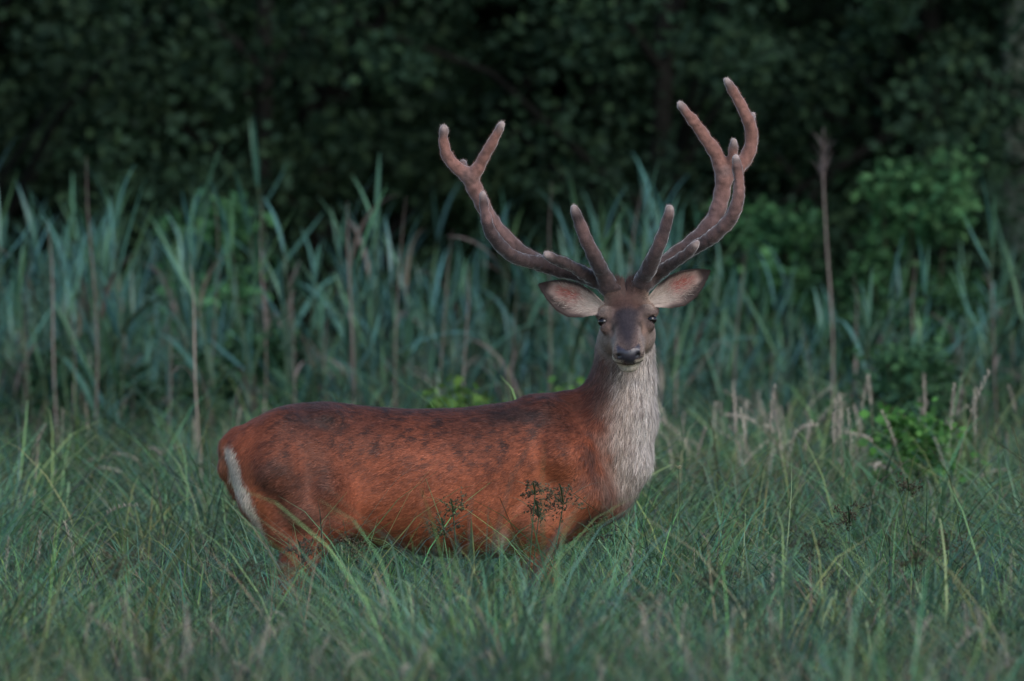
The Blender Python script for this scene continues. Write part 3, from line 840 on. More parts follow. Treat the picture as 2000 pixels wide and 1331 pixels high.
def in_body(x, y, m=0.0):
    yc = 0.17 * (x + 0.25)
    return (x > -1.06 - m) & (x < 0.45 + m) & (np.abs(y - yc) < 0.27 + m)

def field_pts(n, y0, y1, extra, seed, dens=None):
    r = np.random.default_rng(seed)
    # uniform over a wedge that widens away from the camera
    y = r.uniform(y0, y1, n * 3)
    half = (y + CAM_D) * 0.06 + extra
    k = r.random(n * 3) < half / half.max()
    y = y[k][:n]; half = half[k][:n]
    x = r.uniform(-1, 1, len(y)) * half
    p = np.stack([x, y, np.full(len(x), -0.02)], 1)
    if dens is not None:
        p = p[r.random(len(p)) < dens(p)]
    return p, r

TUFTS = []
def make_tufts():
    for i in range(8):   # leafy green tussocks, tips arching over
        a = blades(46, 0.17, 0.74, 1.18, 0.003, 0.0068, 0.20, 1.8, [G1, G1, G1, G2, G2, G2, G3, G4, G4, GB, GH], seg=6, seed=100 + i)
        b = blades(12, 0.15, 0.95, 1.28, 0.0035, 0.0072, 0.12, 2.4, [G1, G2, G3, GY, GH], seg=7, seed=150 + i)
        c = blades(10, 0.16, 0.5, 0.95, 0.002, 0.004, 0.3, 1.5, [GD, GB, GB], seg=5, seed=190 + i)
        d = blades(7, 0.12, 0.60, 0.84, 0.004, 0.008, 0.10, 0.35, [G1, G2, G3], seg=4, seed=210 + i)
        TUFTS.append(join([a, b, c, d]))
    for i in range(4):   # thin, dry and brownish
        a = blades(44, 0.19, 0.55, 0.95, 0.0022, 0.0048, 0.30, 1.3, [GB, GB, GD, G4, G2], seg=6, seed=220 + i)
        TUFTS.append(join([a]))
    for i in range(3):   # straw
        a = blades(34, 0.19, 0.55, 0.92, 0.0022, 0.0048, 0.22, 1.0, [GD, GD, GB, G2], seg=6, seed=240 + i)
        TUFTS.append(join([a]))
make_tufts()

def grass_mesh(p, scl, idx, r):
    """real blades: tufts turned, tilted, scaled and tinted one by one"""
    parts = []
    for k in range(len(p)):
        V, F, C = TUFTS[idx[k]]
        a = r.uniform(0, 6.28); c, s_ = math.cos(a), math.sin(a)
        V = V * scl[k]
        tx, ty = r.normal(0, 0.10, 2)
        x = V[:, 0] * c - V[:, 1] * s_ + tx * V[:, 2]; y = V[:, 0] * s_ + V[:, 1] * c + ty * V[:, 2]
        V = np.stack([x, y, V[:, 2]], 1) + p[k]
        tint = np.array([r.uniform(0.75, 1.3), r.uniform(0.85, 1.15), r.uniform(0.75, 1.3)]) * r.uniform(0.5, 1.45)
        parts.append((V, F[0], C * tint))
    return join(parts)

def tuft_params(p, r, n, straw=0.0):
    pn = fbm(p * np.array([1, 0.6, 1]), 0.55, 77)
    idx = np.where(r.random(n) < np.clip((pn - 0.43) * 3.0, 0.06, 0.6), r.integers(8, 12, n), r.integers(0, 8, n))
    idx = np.where(r.random(n) < straw, r.integers(12, 15, n), idx)
    scl = r.uniform(0.68, 1.08, n) * (0.56 + 0.88 * fbm(p, 1.3, 55))
    return idx, scl

def meadow():
    r = np.random.default_rng(11)
    DENS = 27
    # around the stag every blade is placed
    x0, x1, y0, y1 = -3.4, 3.4, -3.0, 3.0
    n = int((x1 - x0) * (y1 - y0) * DENS)
    p = np.stack([r.uniform(x0, x1, n), r.uniform(y0, y1, n), np.full(n, -0.02)], 1)
    idx, scl = tuft_params(p, r, n, 0.03)
    inside = in_body(p[:, 0], p[:, 1], 0.06); near = in_body(p[:, 0], p[:, 1], 0.28)
    scl = np.where(inside, scl * 0.55, np.where(near, scl * 0.95, scl))
    front = (p[:, 0] > -1.15) & (p[:, 0] < 0.5) & (p[:, 1] < 0)
    scl = np.where(front, np.clip(scl, 0.80, 0.98), scl)
    bf = (p[:, 0] > -1.1) & (p[:, 0] < 0.5) & (p[:, 1] < 0.17 * (p[:, 0] + 0.25) - 0.3) & (p[:, 1] > -1.3)
    scl = np.where(bf, np.clip(scl * 1.15, 0.98, 1.12), scl)
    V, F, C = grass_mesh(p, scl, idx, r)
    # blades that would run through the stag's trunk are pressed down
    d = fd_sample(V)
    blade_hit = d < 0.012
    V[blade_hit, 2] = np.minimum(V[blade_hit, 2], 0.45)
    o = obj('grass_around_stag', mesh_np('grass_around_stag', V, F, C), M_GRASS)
    tag(o, 'dense green meadow grass and sedge standing round the legs of the stag', 'grass', kind='stuff')
    # the meadow before and behind as patches
    S = 1.5; src = []
    for i in range(9):
        n = int(S * S * DENS)
        q = np.stack([r.uniform(-S / 2, S / 2, n), r.uniform(-S / 2, S / 2, n), np.full(n, -0.02)], 1)
        idx, scl = tuft_params(q + np.array([i * 9.7, i * 4.1, 0]), r, n, 0.03 if i < 5 else 0.28)
        V, F, C = grass_mesh(q, scl, idx, r)
        src.append((mesh_np('patch', V, F, C), M_GRASS))
    pts = []
    for (a, b) in ((-10.5, -3.0), (3.0, 15.0)):
        for yy in np.arange(a + S / 2, b, S):
            half = (yy + CAM_D) * 0.06 + 1.5
            m = int(math.ceil(half / S))
            for k in range(-m, m + 1): pts.append((k * S + 0.3 * math.sin(yy * 3), yy, 0))
    pts = np.array(pts); n = len(pts)
    gn_scatter('meadow_grass', pts, r.integers(0, 4, n) * (math.pi / 2), np.zeros((n, 2)), r.uniform(0.95, 1.08, n), np.where((pts[:, 1] < -4.6) | ((pts[:, 1] > 8) & (pts[:, 0] > 0.6)), r.integers(4, 9, n), r.integers(0, 5, n)), src,
               'wide green meadow of long arching grass running towards the reed bed', 'grass')
def fd_sample(V):
    q = np.round((V - fd.lo) / fd.h).astype(int)
    ok = np.all((q >= 0) & (q < fd.n), 1)
    d = np.full(len(V), 1.0); d[ok] = fd.d[tuple(q[ok].T)]
    return d
meadow()

# ------------------------------------------------------------------ tubes, leaves
def tube(pts, rad, sides=5, col=(0.3, 0.25, 0.2)):
    pts = np.array(pts, float); rad = np.array(rad, float)
    n = len(pts); T = unit(np.gradient(pts, axis=0))
    ref = np.array([0.31, 0.95, 0.05])
    S = unit(np.cross(T, ref)); U = np.cross(S, T)
    a = np.linspace(0, 2 * np.pi, sides, endpoint=False)
    V = pts[:, None] + rad[:, None, None] * (np.cos(a)[None, :, None] * S[:, None] + np.sin(a)[None, :, None] * U[:, None])
    F = np.array([[i * sides + j, i * sides + (j + 1) % sides, (i + 1) * sides + (j + 1) % sides, (i + 1) * sides + j] for i in range(n - 1) for j in range(sides)])
    C = np.tile(np.array(col), (n * sides, 1))
    return V.reshape(-1, 3), F, C

def ribbon(L, W, th0, bend, col, seg=7, curl=0.0):
    """one leaf in the xz plane from the origin"""
    ts = np.linspace(0, 1, seg + 1); x = z = 0.0; V = []; C = []
    for k, t in enumerate(ts):
        if k:
            tm = th0 + bend * ((t + ts[k - 1]) / 2) ** 1.6
            x += math.sin(tm) * L / seg; z += math.cos(tm) * L / seg
        w = W * 0.5 * min(1, 0.45 + 2.2 * t) * (1 - t ** 2.6) + 0.0006
        tw = curl * t
        V += [[x, -w * math.cos(tw), z - w * math.sin(tw)], [x, 0, z - 0.15 * w], [x, w * math.cos(tw), z + w * math.sin(tw)]]
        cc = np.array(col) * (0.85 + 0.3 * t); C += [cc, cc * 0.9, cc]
    F = [[3 * i + j, 3 * i + j + 1, 3 * i + j + 4, 3 * i + j + 3] for i in range(seg) for j in (0, 1)]
    return np.array(V), np.array(F), np.array(C)

RC = [(0.075, 0.180, 0.125), (0.062, 0.155, 0.125), (0.085, 0.185, 0.090), (0.070, 0.175, 0.145), (0.17, 0.14, 0.11), (0.06, 0.11, 0.06)]
def reeds():
    r = random.Random(5)
    leafm = []
    for i in range(18):
        V, F, C = ribbon(r.uniform(0.36, 0.62), r.uniform(0.012, 0.034), r.uniform(0.30, 1.15), r.uniform(-0.2, 1.3), RC[i % 6], curl=r.uniform(-0.8, 0.8))
        leafm.append(mesh_np('reed_leaf', V, F, C)); leafm[-1].materials.append(M_REED)
    upm = []
    for i in range(4):
        V, F, C = ribbon(r.uniform(0.35, 0.5), r.uniform(0.022, 0.032), r.uniform(0.10, 0.35), r.uniform(0.05, 0.7), RC[i % 6])
        upm.append(mesh_np('reed_leaf', V, F, C)); upm[-1].materials.append(M_REED)
    protos = []
    for i in range(9):
        h = r.uniform(1.25, 1.75); lean = r.uniform(-0.06, 0.06); n = 7
        spts = [(lean * (k / n) ** 2 * h, 0.02 * math.sin(k + i), h * k / n) for k in range(n + 1)]
        V, F, C = tube(spts, np.linspace(0.0048, 0.0028, n + 1), 5, (0.085, 0.135, 0.075))
        st = mesh_np('reed_stem', V, F, C); st.materials.append(M_REED)
        lv = []
        m = r.randint(7, 9); az = r.uniform(0, 6.28)
        for k in range(m):
            t = 0.28 + 0.66 * k / (m - 1); q = t * n; j = min(int(q), n - 1); f = q - j
            pos = [spts[j][c] * (1 - f) + spts[j + 1][c] * f for c in range(3)]
            az += math.pi + r.uniform(-0.6, 0.6)
            lv.append((r.choice(leafm), pos, az, r.uniform(0.75, 1.1) * (0.75 + 0.35 * math.sin(math.pi * t))))
        for k in range(2): lv.append((r.choice(upm), spts[-1], r.uniform(0, 6.28), r.uniform(0.7, 1.0)))
        protos.append((st, lv, h))
    def reed(x, y, i, s, rz):
        st, lv, h = protos[i]
        o = empty('common_reed', (x, y, -0.02), rz); o.scale = (s, s, s)
        o.rotation_euler = (r.gauss(0, 0.07), r.gauss(0, 0.07), rz)
        hh_ = (h + 0.3) * s
        k = 0 if hh_ > 1.75 else (1 if hh_ > 1.25 else 2)
        tag(o, ['tall blue green reed reaching the top of the reed bed', 'middling blue green reed with arching leaves inside the reed bed', 'short blue green reed low in the bed, overtopped by its neighbours'][k],
            'reed', ['tall green reeds', 'middling green reeds', 'short green reeds'][k])
        obj('stem', st, None, o)
        for me, pos, az, sc in lv:
            l = obj('leaf', me, None, o, pos); l.rotation_euler = (0, 0, az); l.scale = (sc, sc, sc)
        return o
    # nearest reeds: individuals; height follows the photo's skyline of the bed
    def want(x, y):
        u = 1000 + x * PXM * CAM_D / (CAM_D + y)
        # top of bed in photo px
        top = np.interp(u, [-200, 0, 150, 330, 450, 560, 700, 850, 1000, 1150, 1300, 1430, 1500, 1650, 1760, 1900, 2200], [260, 270, 290, 260, 360, 270, 320, 330, 350, 260, 300, 400, 470, 430, 430, 330, 330])
        return CAM_H - (top - 409) / PXM * (CAM_D + y) / CAM_D
    made = 0
    while made < 285:
        y = 13.2 + 3.6 * r.random() ** 1.3; half = (CAM_D + y) * 0.0605
        x = r.uniform(-half, half)
        u = 1000 + x * PXM * CAM_D / (CAM_D + y)
        if u > 1450 and r.random() < 0.3: continue
        cl = float(fbm(np.array([[x, y * 0.25, 0.0]]), 1.3, 19)[0])
        if r.random() > float(sstep(0.3, 0.55, cl)) + 0.2: continue
        H_ = want(x, y) * (1 - 0.62 * r.random() ** 0.8)
        i = r.randrange(9); s = H_ / (protos[i][2] + 0.3)
        if s < 0.35: continue
        s = min(s, 1.55)
        reed(x, y, i, s, r.uniform(0, 6.28)); made += 1
    # the rest of the bed, farther in and beyond the frame, as one mass of reeds
    src = []
    for i in range(6):
        parts = []
        for k in range(5):
            st, lv, h = protos[(i + 2 * k) % 9]
            ox, oy, rz = r.uniform(-.18, .18), r.uniform(-.18, .18), r.uniform(0, 6.28)
            sc0 = r.uniform(0.7, 1.05)
            items = [(st, (0, 0, 0), 0.0, 1.0)] + lv
            for me, pos, az, sc in items:
                n = len(me.vertices); V = np.empty(n * 3, np.float32); me.vertices.foreach_get('co', V); V = V.reshape(-1, 3) * sc
                c, s_ = math.cos(az), math.sin(az)
                V = np.stack([V[:, 0] * c - V[:, 1] * s_, V[:, 0] * s_ + V[:, 1] * c, V[:, 2]], 1) + np.array(pos)
                c, s_ = math.cos(rz), math.sin(rz)
                V = np.stack([V[:, 0] * c - V[:, 1] * s_ , V[:, 0] * s_ + V[:, 1] * c, V[:, 2]], 1) * sc0 + np.array([ox, oy, 0])
                C = np.empty(n * 4, np.float32); me.attributes['col'].data.foreach_get('color', C)
                F = np.array([list(p.vertices) for p in me.polygons])
                parts.append((V, F, C.reshape(-1, 4)[:, :3]))
        V, F, C = join(parts)
        src.append((mesh_np('reed_clump', V, F, C), M_REED))
    p, rr = field_pts(640, 14.0, 19.5, 1.8, 21)
    u = 1000 + p[:, 0] * PXM * CAM_D / (CAM_D + p[:, 1])
    cl = fbm(np.stack([p[:, 0] * 1.0, p[:, 1] * 0.25, np.zeros(len(p))], 1), 1.3, 19)
    k = ~((u > 1450) & (rr.random(len(p)) < 0.25)) & (rr.random(len(p)) < sstep(0.3, 0.55, cl) + 0.25)
    p = p[k]; u = u[k]
    hh = np.array([want(a[0], a[1]) for a in p]) * (1 - 0.62 * rr.random(len(p)) ** 0.6)
    scl = np.clip(hh / 1.85, 0.35, 1.3)
    gn_scatter('reed_bed', p, rr.uniform(0, 6.28, len(p)), rr.normal(0, 0.09, (len(p), 2)), scl, rr.integers(0, 6, len(p)), src,
               'mass of blue green reeds filling the bed towards the wood', 'reed bed')
reeds()

# dead stalks standing in the reed bed
def dead_stalks():
    r = random.Random(12)
    def stalk(px, ptop, pbot, y, label, bendtop=0.0, plume=False, rad=0.006, colr=(0.33, 0.27, 0.22), group=None):
        b = P(px[1], 1000, y); t = P(px[0], ptop, y)
        h = t[2] + 0.02; n = 9; pts = []; wob = r.uniform(0.005, 0.02)
        for k in range(n + 1):
            f = k / n
            pts.append((((t[0] - b[0]) * f + bendtop * max(0, f - 0.8) ** 2 * 12 + wob * math.sin(k * 0.9 + px[0])), 0.01 * math.sin(k * 2.1), h * f))
        V, F, C = tube(pts, rad * np.interp(np.arange(n + 1) / n, [0, 0.7, 0.95, 1], [1, 0.75, 0.5, 0.15]), 6, colr)
        C = C * (0.8 + 0.4 * np.repeat(np.random.default_rng(int(px[0])).random(n + 1), 6))[:, None]
        o = empty('dead_reed_stalk', (b[0], y, -0.02))
        tag(o, label, 'dead stalk', group)
        obj('stem', mesh_np('dead_stem', V, F, C), M_DRY, o)
        if plume:
            rr_ = np.random.default_rng(3); parts = []
            for k in range(30):
                tt = rr_.random(); a = rr_.uniform(0, 6.28)
                base = np.array(pts[-1]) + np.array([0, 0, -0.20 * tt])
                v, f, c = ribbon(0.10 + 0.06 * rr_.random(), 0.008, 0.35, 0.9, (0.14, 0.11, 0.10), seg=4)
                ca, sa = math.cos(a), math.sin(a)
                v = np.stack([v[:, 0] * ca - v[:, 1] * sa, v[:, 0] * sa + v[:, 1] * ca, v[:, 2]], 1) + base
                parts.append((v, f, c))
            V, F, C = join(parts)
            obj('seed_plume', mesh_np('seed_plume', V, F, C), M_DRY, o)
        else:
            v, f, c = ribbon(0.22, 0.012, 0.5, 2.0, colr, seg=5)
            l = obj('leaf', mesh_np('dead_leaf', v, f, c), M_DRY, o, pts[6]); l.rotation_euler = (0, 0, r.uniform(0, 6.28))
        return o
    stalk((382, 392), 518, 850, 9.5, 'pale bent dead stalk standing clear of the reeds above the meadow edge', bendtop=-0.06, rad=0.0058, colr=(0.40, 0.32, 0.27))
    stalk((1612, 1632), 285, 850, 14.0, 'tall dead reed with a brown feathery seed plume', plume=True, rad=0.0065, colr=(0.24, 0.195, 0.17))
    stalk((100, 118), 430, 850, 12.5, 'long grey dead stalk with a crooked top among dark reeds', bendtop=-0.05, rad=0.0055, colr=(0.26, 0.21, 0.185))
    stalk((682, 692), 395, 850, 13.5, 'thick pale dead stalk beside a bright green reed leaf', rad=0.0075, colr=(0.28, 0.23, 0.20))
    spots = [(42, 30, 440), (14, 12, 540), (272, 268, 520), (580, 572, 525), (316, 318, 610), (240, 244, 660), (65, 62, 690), (778, 772, 370), (1066, 1060, 350),
             (1452, 1444, 450), (1690, 1682, 480), (1806, 1812, 500), (1864, 1868, 560), (1640, 1646, 500), (905, 900, 470), (845, 850, 420), (1215, 1210, 300),
             (520, 516, 340), (404, 400, 330), (1500, 1503, 640), (1585, 1580, 600), (1745, 1740, 610), (1950, 1955, 500), (1408, 1405, 640), (980, 985, 560), (640, 640, 560), (150, 150, 560), (200, 196, 250), (1325, 1330, 560)]
    for a, b, t in spots:
        stalk((a + r.uniform(-30, 30), b), t + r.uniform(0, 70), 850, r.uniform(12.2, 14.6), 'slim grey buff dead stalk among the green reeds', rad=r.uniform(0.003, 0.0055), bendtop=r.uniform(-.08, .08),
              colr=tuple(np.array((0.25, 0.20, 0.175)) * r.uniform(0.6, 1.15)), group='dead stalks in the reed bed')
dead_stalks()

# ------------------------------------------------------------------ woodland behind the reeds
def leaf_cloud(centres, radii, per, size, cols, seed, up=0.35):
    r = np.random.default_rng(seed)
    n = len(centres) * per
    c = np.repeat(np.array(centres), per, 0); R_ = np.repeat(np.array(radii), per)
    p = c + unit(r.normal(0, 1, (n, 3))) * (R_ * r.random(n) ** 0.45)[:, None] * np.array([1, 1, 0.75])
    a = unit(r.normal(0, 1, (n, 3)) * np.array([1, 1, 0.6]) + np.array([0, 0, -0.3]))
    nn = unit(r.normal(0, 1, (n, 3)) + np.array([0, 0, up * 2]))
    s = unit(np.cross(a, nn)); nn = np.cross(s, a)
    L = r.uniform(*size, n)[:, None]; W = L * 0.36
    V = np.stack([p, p + a * L * 0.5 + s * W - nn * L * 0.06, p + a * L, p + a * L * 0.5 - s * W - nn * L * 0.06], 1)
    F = np.arange(n)[:, None] * 4 + np.array([[0, 1, 2, 3]])
    ci = r.integers(0, len(cols), n)
    C = np.array(cols)[ci] * r.uniform(0.8, 1.2, (n, 1)) * np.repeat(r.uniform(0.6, 1.45, len(centres)), per)[:, None]
    return V.reshape(-1, 3), F, np.repeat(C[:, None], 4, 1).reshape(-1, 3)

TL = [(0.019, 0.041, 0.020), (0.017, 0.037, 0.021), (0.022, 0.043, 0.019), (0.015, 0.033, 0.018)]
def wood():
    variants = []
    for v in range(4):
        r = random.Random(40 + v); parts = []
        trunk_top = 8.5; n = 9
        tp = [(0.18 * math.sin(k * 0.9 + v) * k / n, 0.15 * math.cos(k * 1.1 + v) * k / n, trunk_top * k / n) for k in range(n + 1)]
        parts.append(tube(tp, np.linspace(0.10, 0.03, n + 1) * r.uniform(0.7, 1.0), 9, (0.012, 0.012, 0.010)))
        cen, rad = [], []
        for k in range(92):
            z = 0.7 + 8.0 * r.random() ** 1.5
            rm = 1.9 + 1.0 * math.sin(min(1, z / 6) * math.pi * 0.7)
            a = r.uniform(0, 6.28); q = rm * math.sqrt(r.random()) 
            cen.append((q * math.cos(a), q * math.sin(a), z)); rad.append(r.uniform(0.22, 0.6))
            if k % 3 == 0:
                f = max(0.1, min(0.95, (z - 0.5 * q) / trunk_top)); j = int(f * n); s0 = np.array(tp[j]); e = np.array(cen[-1])
                m = (s0 + e) / 2 + np.array([0, 0, 0.12 * q])
                parts.append(tube([s0, m, e], [0.035, 0.022, 0.006], 5, (0.012, 0.012, 0.010)))
        V, F, C = join(parts)
        tm = mesh_np('trunk', V, F, C); tm.materials.append(M_BARK)
        V, F, C = leaf_cloud(cen, rad, 190, (0.055, 0.10), TL, 60 + v)
        cm = mesh_np('crown', V, F, C); cm.materials.append(M_LEAF)
        variants.append((tm, cm))
    r = random.Random(77)
    lab = ['dark leafy tree at the edge of the wood behind the reeds']
    def tree(x, y, v, s, rz, label, group):
        o = empty('woodland_tree', (x, y, -0.05), rz); o.scale = (s, s, s)
        tag(o, label, 'tree', group)
        obj('trunk', variants[v][0], None, o); obj('crown', variants[v][1], None, o)
    k = 0
    for x in np.arange(-7.5, 7.6, 2.1):
        tree(x + r.uniform(-.4, .4), 22.5 + (1.6 if x > 1.2 else 0) + r.uniform(-0.8, 0.8), k % 4, r.uniform(0.95, 1.15), r.uniform(0, 6.28), lab[0], 'trees at the edge of the wood'); k += 1
    for x in np.arange(-8.5, 8.6, 2.4):
        tree(x + r.uniform(-.4, .4), 26.0 + r.uniform(-0.8, 0.8), (k * 3 + 1) % 4, r.uniform(1.1, 1.35), r.uniform(0, 6.28), 'dark leafy tree deeper in the wood, half hidden by the front row', 'trees deeper in the wood'); k += 1
    # far wood as one mass
    rr = np.random.default_rng(9); nb = 2000; cen = np.stack([rr.uniform(-14, 14, nb), rr.uniform(30, 36, nb), 0.1 + 13 * rr.random(nb) ** 1.6], 1)
    V, F, C = leaf_cloud(cen, rr.uniform(0.8, 1.3, nb), 90, (0.26, 0.44), TL, 91)
    o = obj('distant_wood', mesh_np('distant_wood', V, F, C), M_LEAF)
    tag(o, 'dark mass of foliage closing the back of the wood', 'wood', kind='stuff')
wood()

# ------------------------------------------------------------------ shrubs and leafy herbs
def shrub(name, px, ptop, y, wid, n, label, cols, lsize, seed, cat='shrub', per=120, zmin=0.2, group=None):
    r = random.Random(seed); t = P(px, ptop, y); h = t[2]
    cen, rad, parts = [], [], []
    for k in range(n):
        z = zmin + (h - zmin - 0.1) * r.random() ** 0.8; f = z / h
        q = wid * (0.45 + 0.55 * math.sin(math.pi * min(1, 0.15 + f * 0.8))) * (1 - 0.35 * f) * math.sqrt(r.random()); a = r.uniform(0, 6.28)
        cen.append((q * math.cos(a), q * math.sin(a), z)); rad.append(r.uniform(0.10, 0.22) * min(1, h / 1.2) + 0.03)
        if k % 2 == 0:
            parts.append(tube([(0.3 * cen[-1][0] * 0.3, 0.3 * cen[-1][1] * 0.3, 0), (cen[-1][0] * 0.6, cen[-1][1] * 0.6, z * 0.6), cen[-1]], [0.010, 0.007, 0.003], 4, (0.06, 0.05, 0.035)))
    o = empty(name, (t[0], y, -0.02)); tag(o, label, cat, group)
    V, F, C = join(parts); obj('stems', mesh_np('shrub_stems', V, F, C), M_BARK, o)
    V, F, C = leaf_cloud(cen, rad, per, lsize, cols, seed, up=0.6); obj('foliage', mesh_np('shrub_foliage', V, F, C), M_LEAF, o)
    return o
SG = [(0.045, 0.125, 0.05), (0.055, 0.145, 0.055), (0.035, 0.10, 0.045)]
SB = [(0.075, 0.17, 0.035), (0.06, 0.145, 0.035), (0.09, 0.18, 0.045)]
SD = [(0.028, 0.07, 0.032), (0.035, 0.085, 0.035)]
shrub('leafy_shrub', 1780, 290, 18.0, 0.62, 46, 'tall green leafy shrub rising beside the plumed dead reed', SG, (0.05, 0.09), 301, per=70)
shrub('leafy_shrub', 1500, 380, 18.4, 0.5, 36, 'mid green leafy shrub between reeds and the dark trees', SG, (0.05, 0.10), 302, per=60)
shrub('leafy_shrub', 400, 380, 18.2, 0.6, 40, 'dull grey green bush half hidden behind pale reeds', SG, (0.05, 0.09), 303, per=60)
shrub('low_herb_bush', 905, 715, 9.5, 0.33, 30, 'bright yellow green leafy herb growing behind the back of the stag', SB, (0.04, 0.075), 304, 'herb', per=34, zmin=0.35)
shrub('low_herb_bush', 1130, 730, 10.5, 0.22, 18, 'small yellow green herb close behind the withers of the stag', SB, (0.04, 0.07), 305, 'herb', per=30, zmin=0.35)
shrub('low_herb_bush', 1790, 765, 7.5, 0.30, 26, 'bright green leafy herb at the foot of a dark bush', SB, (0.035, 0.065), 306, 'herb', per=32, zmin=0.35)
shrub('dark_bush', 1760, 650, 12.5, 0.45, 36, 'low dark green bush among reeds and dry grass', SD, (0.045, 0.08), 307, per=60)
shrub('dark_bush', 160, 650, 14.2, 0.6, 34, 'dark green bush at the foot of the crooked dead stalk', SD, (0.045, 0.08), 308, per=60)
shrub('dark_bush', 480, 610, 14.8, 0.55, 30, 'dark leafy bush standing beside the pale bent dead stalk', SD, (0.045, 0.08), 309, per=60)

# ------------------------------------------------------------------ seed stalks and rushes in the meadow
def seed_stalks():
    r = random.Random(31)
    protos = []
    for i in range(5):
        h = 0.85; n = 8; bend = [0.1, 0.7, 0.3, 0.9, 0.2][i]
        pts = [(bend * 0.35 * (k / n) ** 2.5, 0, h * k / n - bend * 0.08 * (k / n) ** 4) for k in range(n + 1)]
        st = mesh_np('seed_stem', *(lambda a: (a[0], a[1], a[2]))(tube(pts, np.linspace(0.0022, 0.0012, n + 1), 5, (0.26, 0.22, 0.15)))); st.materials.append(M_DRY)
        q = np.array(pts); d = unit((q[-1] - q[-2])[None])[0]; parts = []
        rr = np.random.default_rng(50 + i)
        Ls = rr.uniform(0.10, 0.19)
        for k in range(44):
            t = k / 44; a = k * 2.4; base = q[-1] + d * Ls * t + np.array([bend * 0.05 * t * t, 0, -bend * 0.04 * t * t])
            w = 0.0045 * math.sin(math.pi * (0.12 + 0.82 * t)) + 0.002
            v, f, c = ribbon(0.016, 0.0030, 0.45, 0.3, np.array((0.47, 0.40, 0.32)) * rr.uniform(0.7, 1.2), seg=2)
            ca, sa = math.cos(a), math.sin(a)
            v = np.stack([v[:, 0] * ca - v[:, 1] * sa, v[:, 0] * sa + v[:, 1] * ca, v[:, 2]], 1) + base + np.array([ca, sa, 0]) * w * 0.5
            parts.append((v, f, c))
        V, F, C = join(parts); sp = mesh_np('seed_spike', V, F, C); sp.materials.append(M_DRY)
        protos.append((st, sp))
    def put(px, py, y, i, rz, label, group):
        t = P(px, py, y); hgt = t[2] + 0.02
        s = hgt / 0.97
        bx = t[0]
        o = empty('grass_seed_stalk', (bx, y, -0.02), rz); o.scale = (s, s, s)
        nod = i in (1, 3)
        tag(o, ('nodding ' if nod else 'upright ') + label, 'seed stalk', ('nodding ' if nod else 'upright ') + group)
        obj('stem', protos[i][0], None, o); obj('seed_spike', protos[i][1], None, o)
    spots = [(1210, 1075, -2.5), (745, 1140, -4), (800, 1120, -4), (625, 1110, -3.0), (490, 1195, -5.5), (340, 1235, -6.5), (300, 1240, -7), (1505, 1080, -2.6), (1310, 1215, -5), (1975, 1070, -2), (1976, 1255, -5),
             (1440, 1275, -6.5), (1585, 1180, -5.5), (1370, 1100, -3), (1770, 1150, -4.2), (720, 1180, -5), (180, 1195, -5.5), (560, 1240, -6), (860, 1250, -6.5), (1080, 1230, -6.2), (1050, 1280, -7), (1700, 1260, -6.5),
             (178, 1020, -1.0), (48, 900, 1.5), (0, 1040, -2), (70, 1060, -2.2), (1640, 1110, -3), (1850, 1190, -5), (1480, 1270, -6), (1150, 1290, -7), (940, 1290, -7), (640, 1290, -7)]
    for k, (a, b, y) in enumerate(spots):
        put(a, b, y, k % 5, r.uniform(0, 6.28), 'pale dry grass seed spike standing above the green meadow', 'pale seed spikes in the meadow')
    for k in range(75):
        put(r.uniform(-20, 2020), r.uniform(1150, 1310), r.uniform(-8.2, -5.6), r.randrange(5), r.uniform(0, 6.28), 'faded straw spike in the strip of dry grass before the meadow', 'straw spikes before the meadow')
    # taller dry grass at the meadow edge right of the stag
    for k in range(90):
        y = r.uniform(5, 11.5); px = r.gauss(1500, 190) if k % 3 else r.uniform(1300, 2050)
        if px < 1310: px = 1310 + (1310 - px) * 0.7
        put(px, r.uniform(720, 880), y, r.randrange(5), r.uniform(0, 6.28), 'tall buff seed spike in the dry grass between meadow and reeds', 'buff seed spikes at the meadow edge')
    for k in range(26):
        y = r.uniform(7, 11.5); put(r.uniform(-30, 1080), r.uniform(790, 870), y, r.randrange(5), r.uniform(0, 6.28), 'short buff seed spike by the reeds on the rump side of the stag', 'buff seed spikes behind the stag')
seed_stalks()

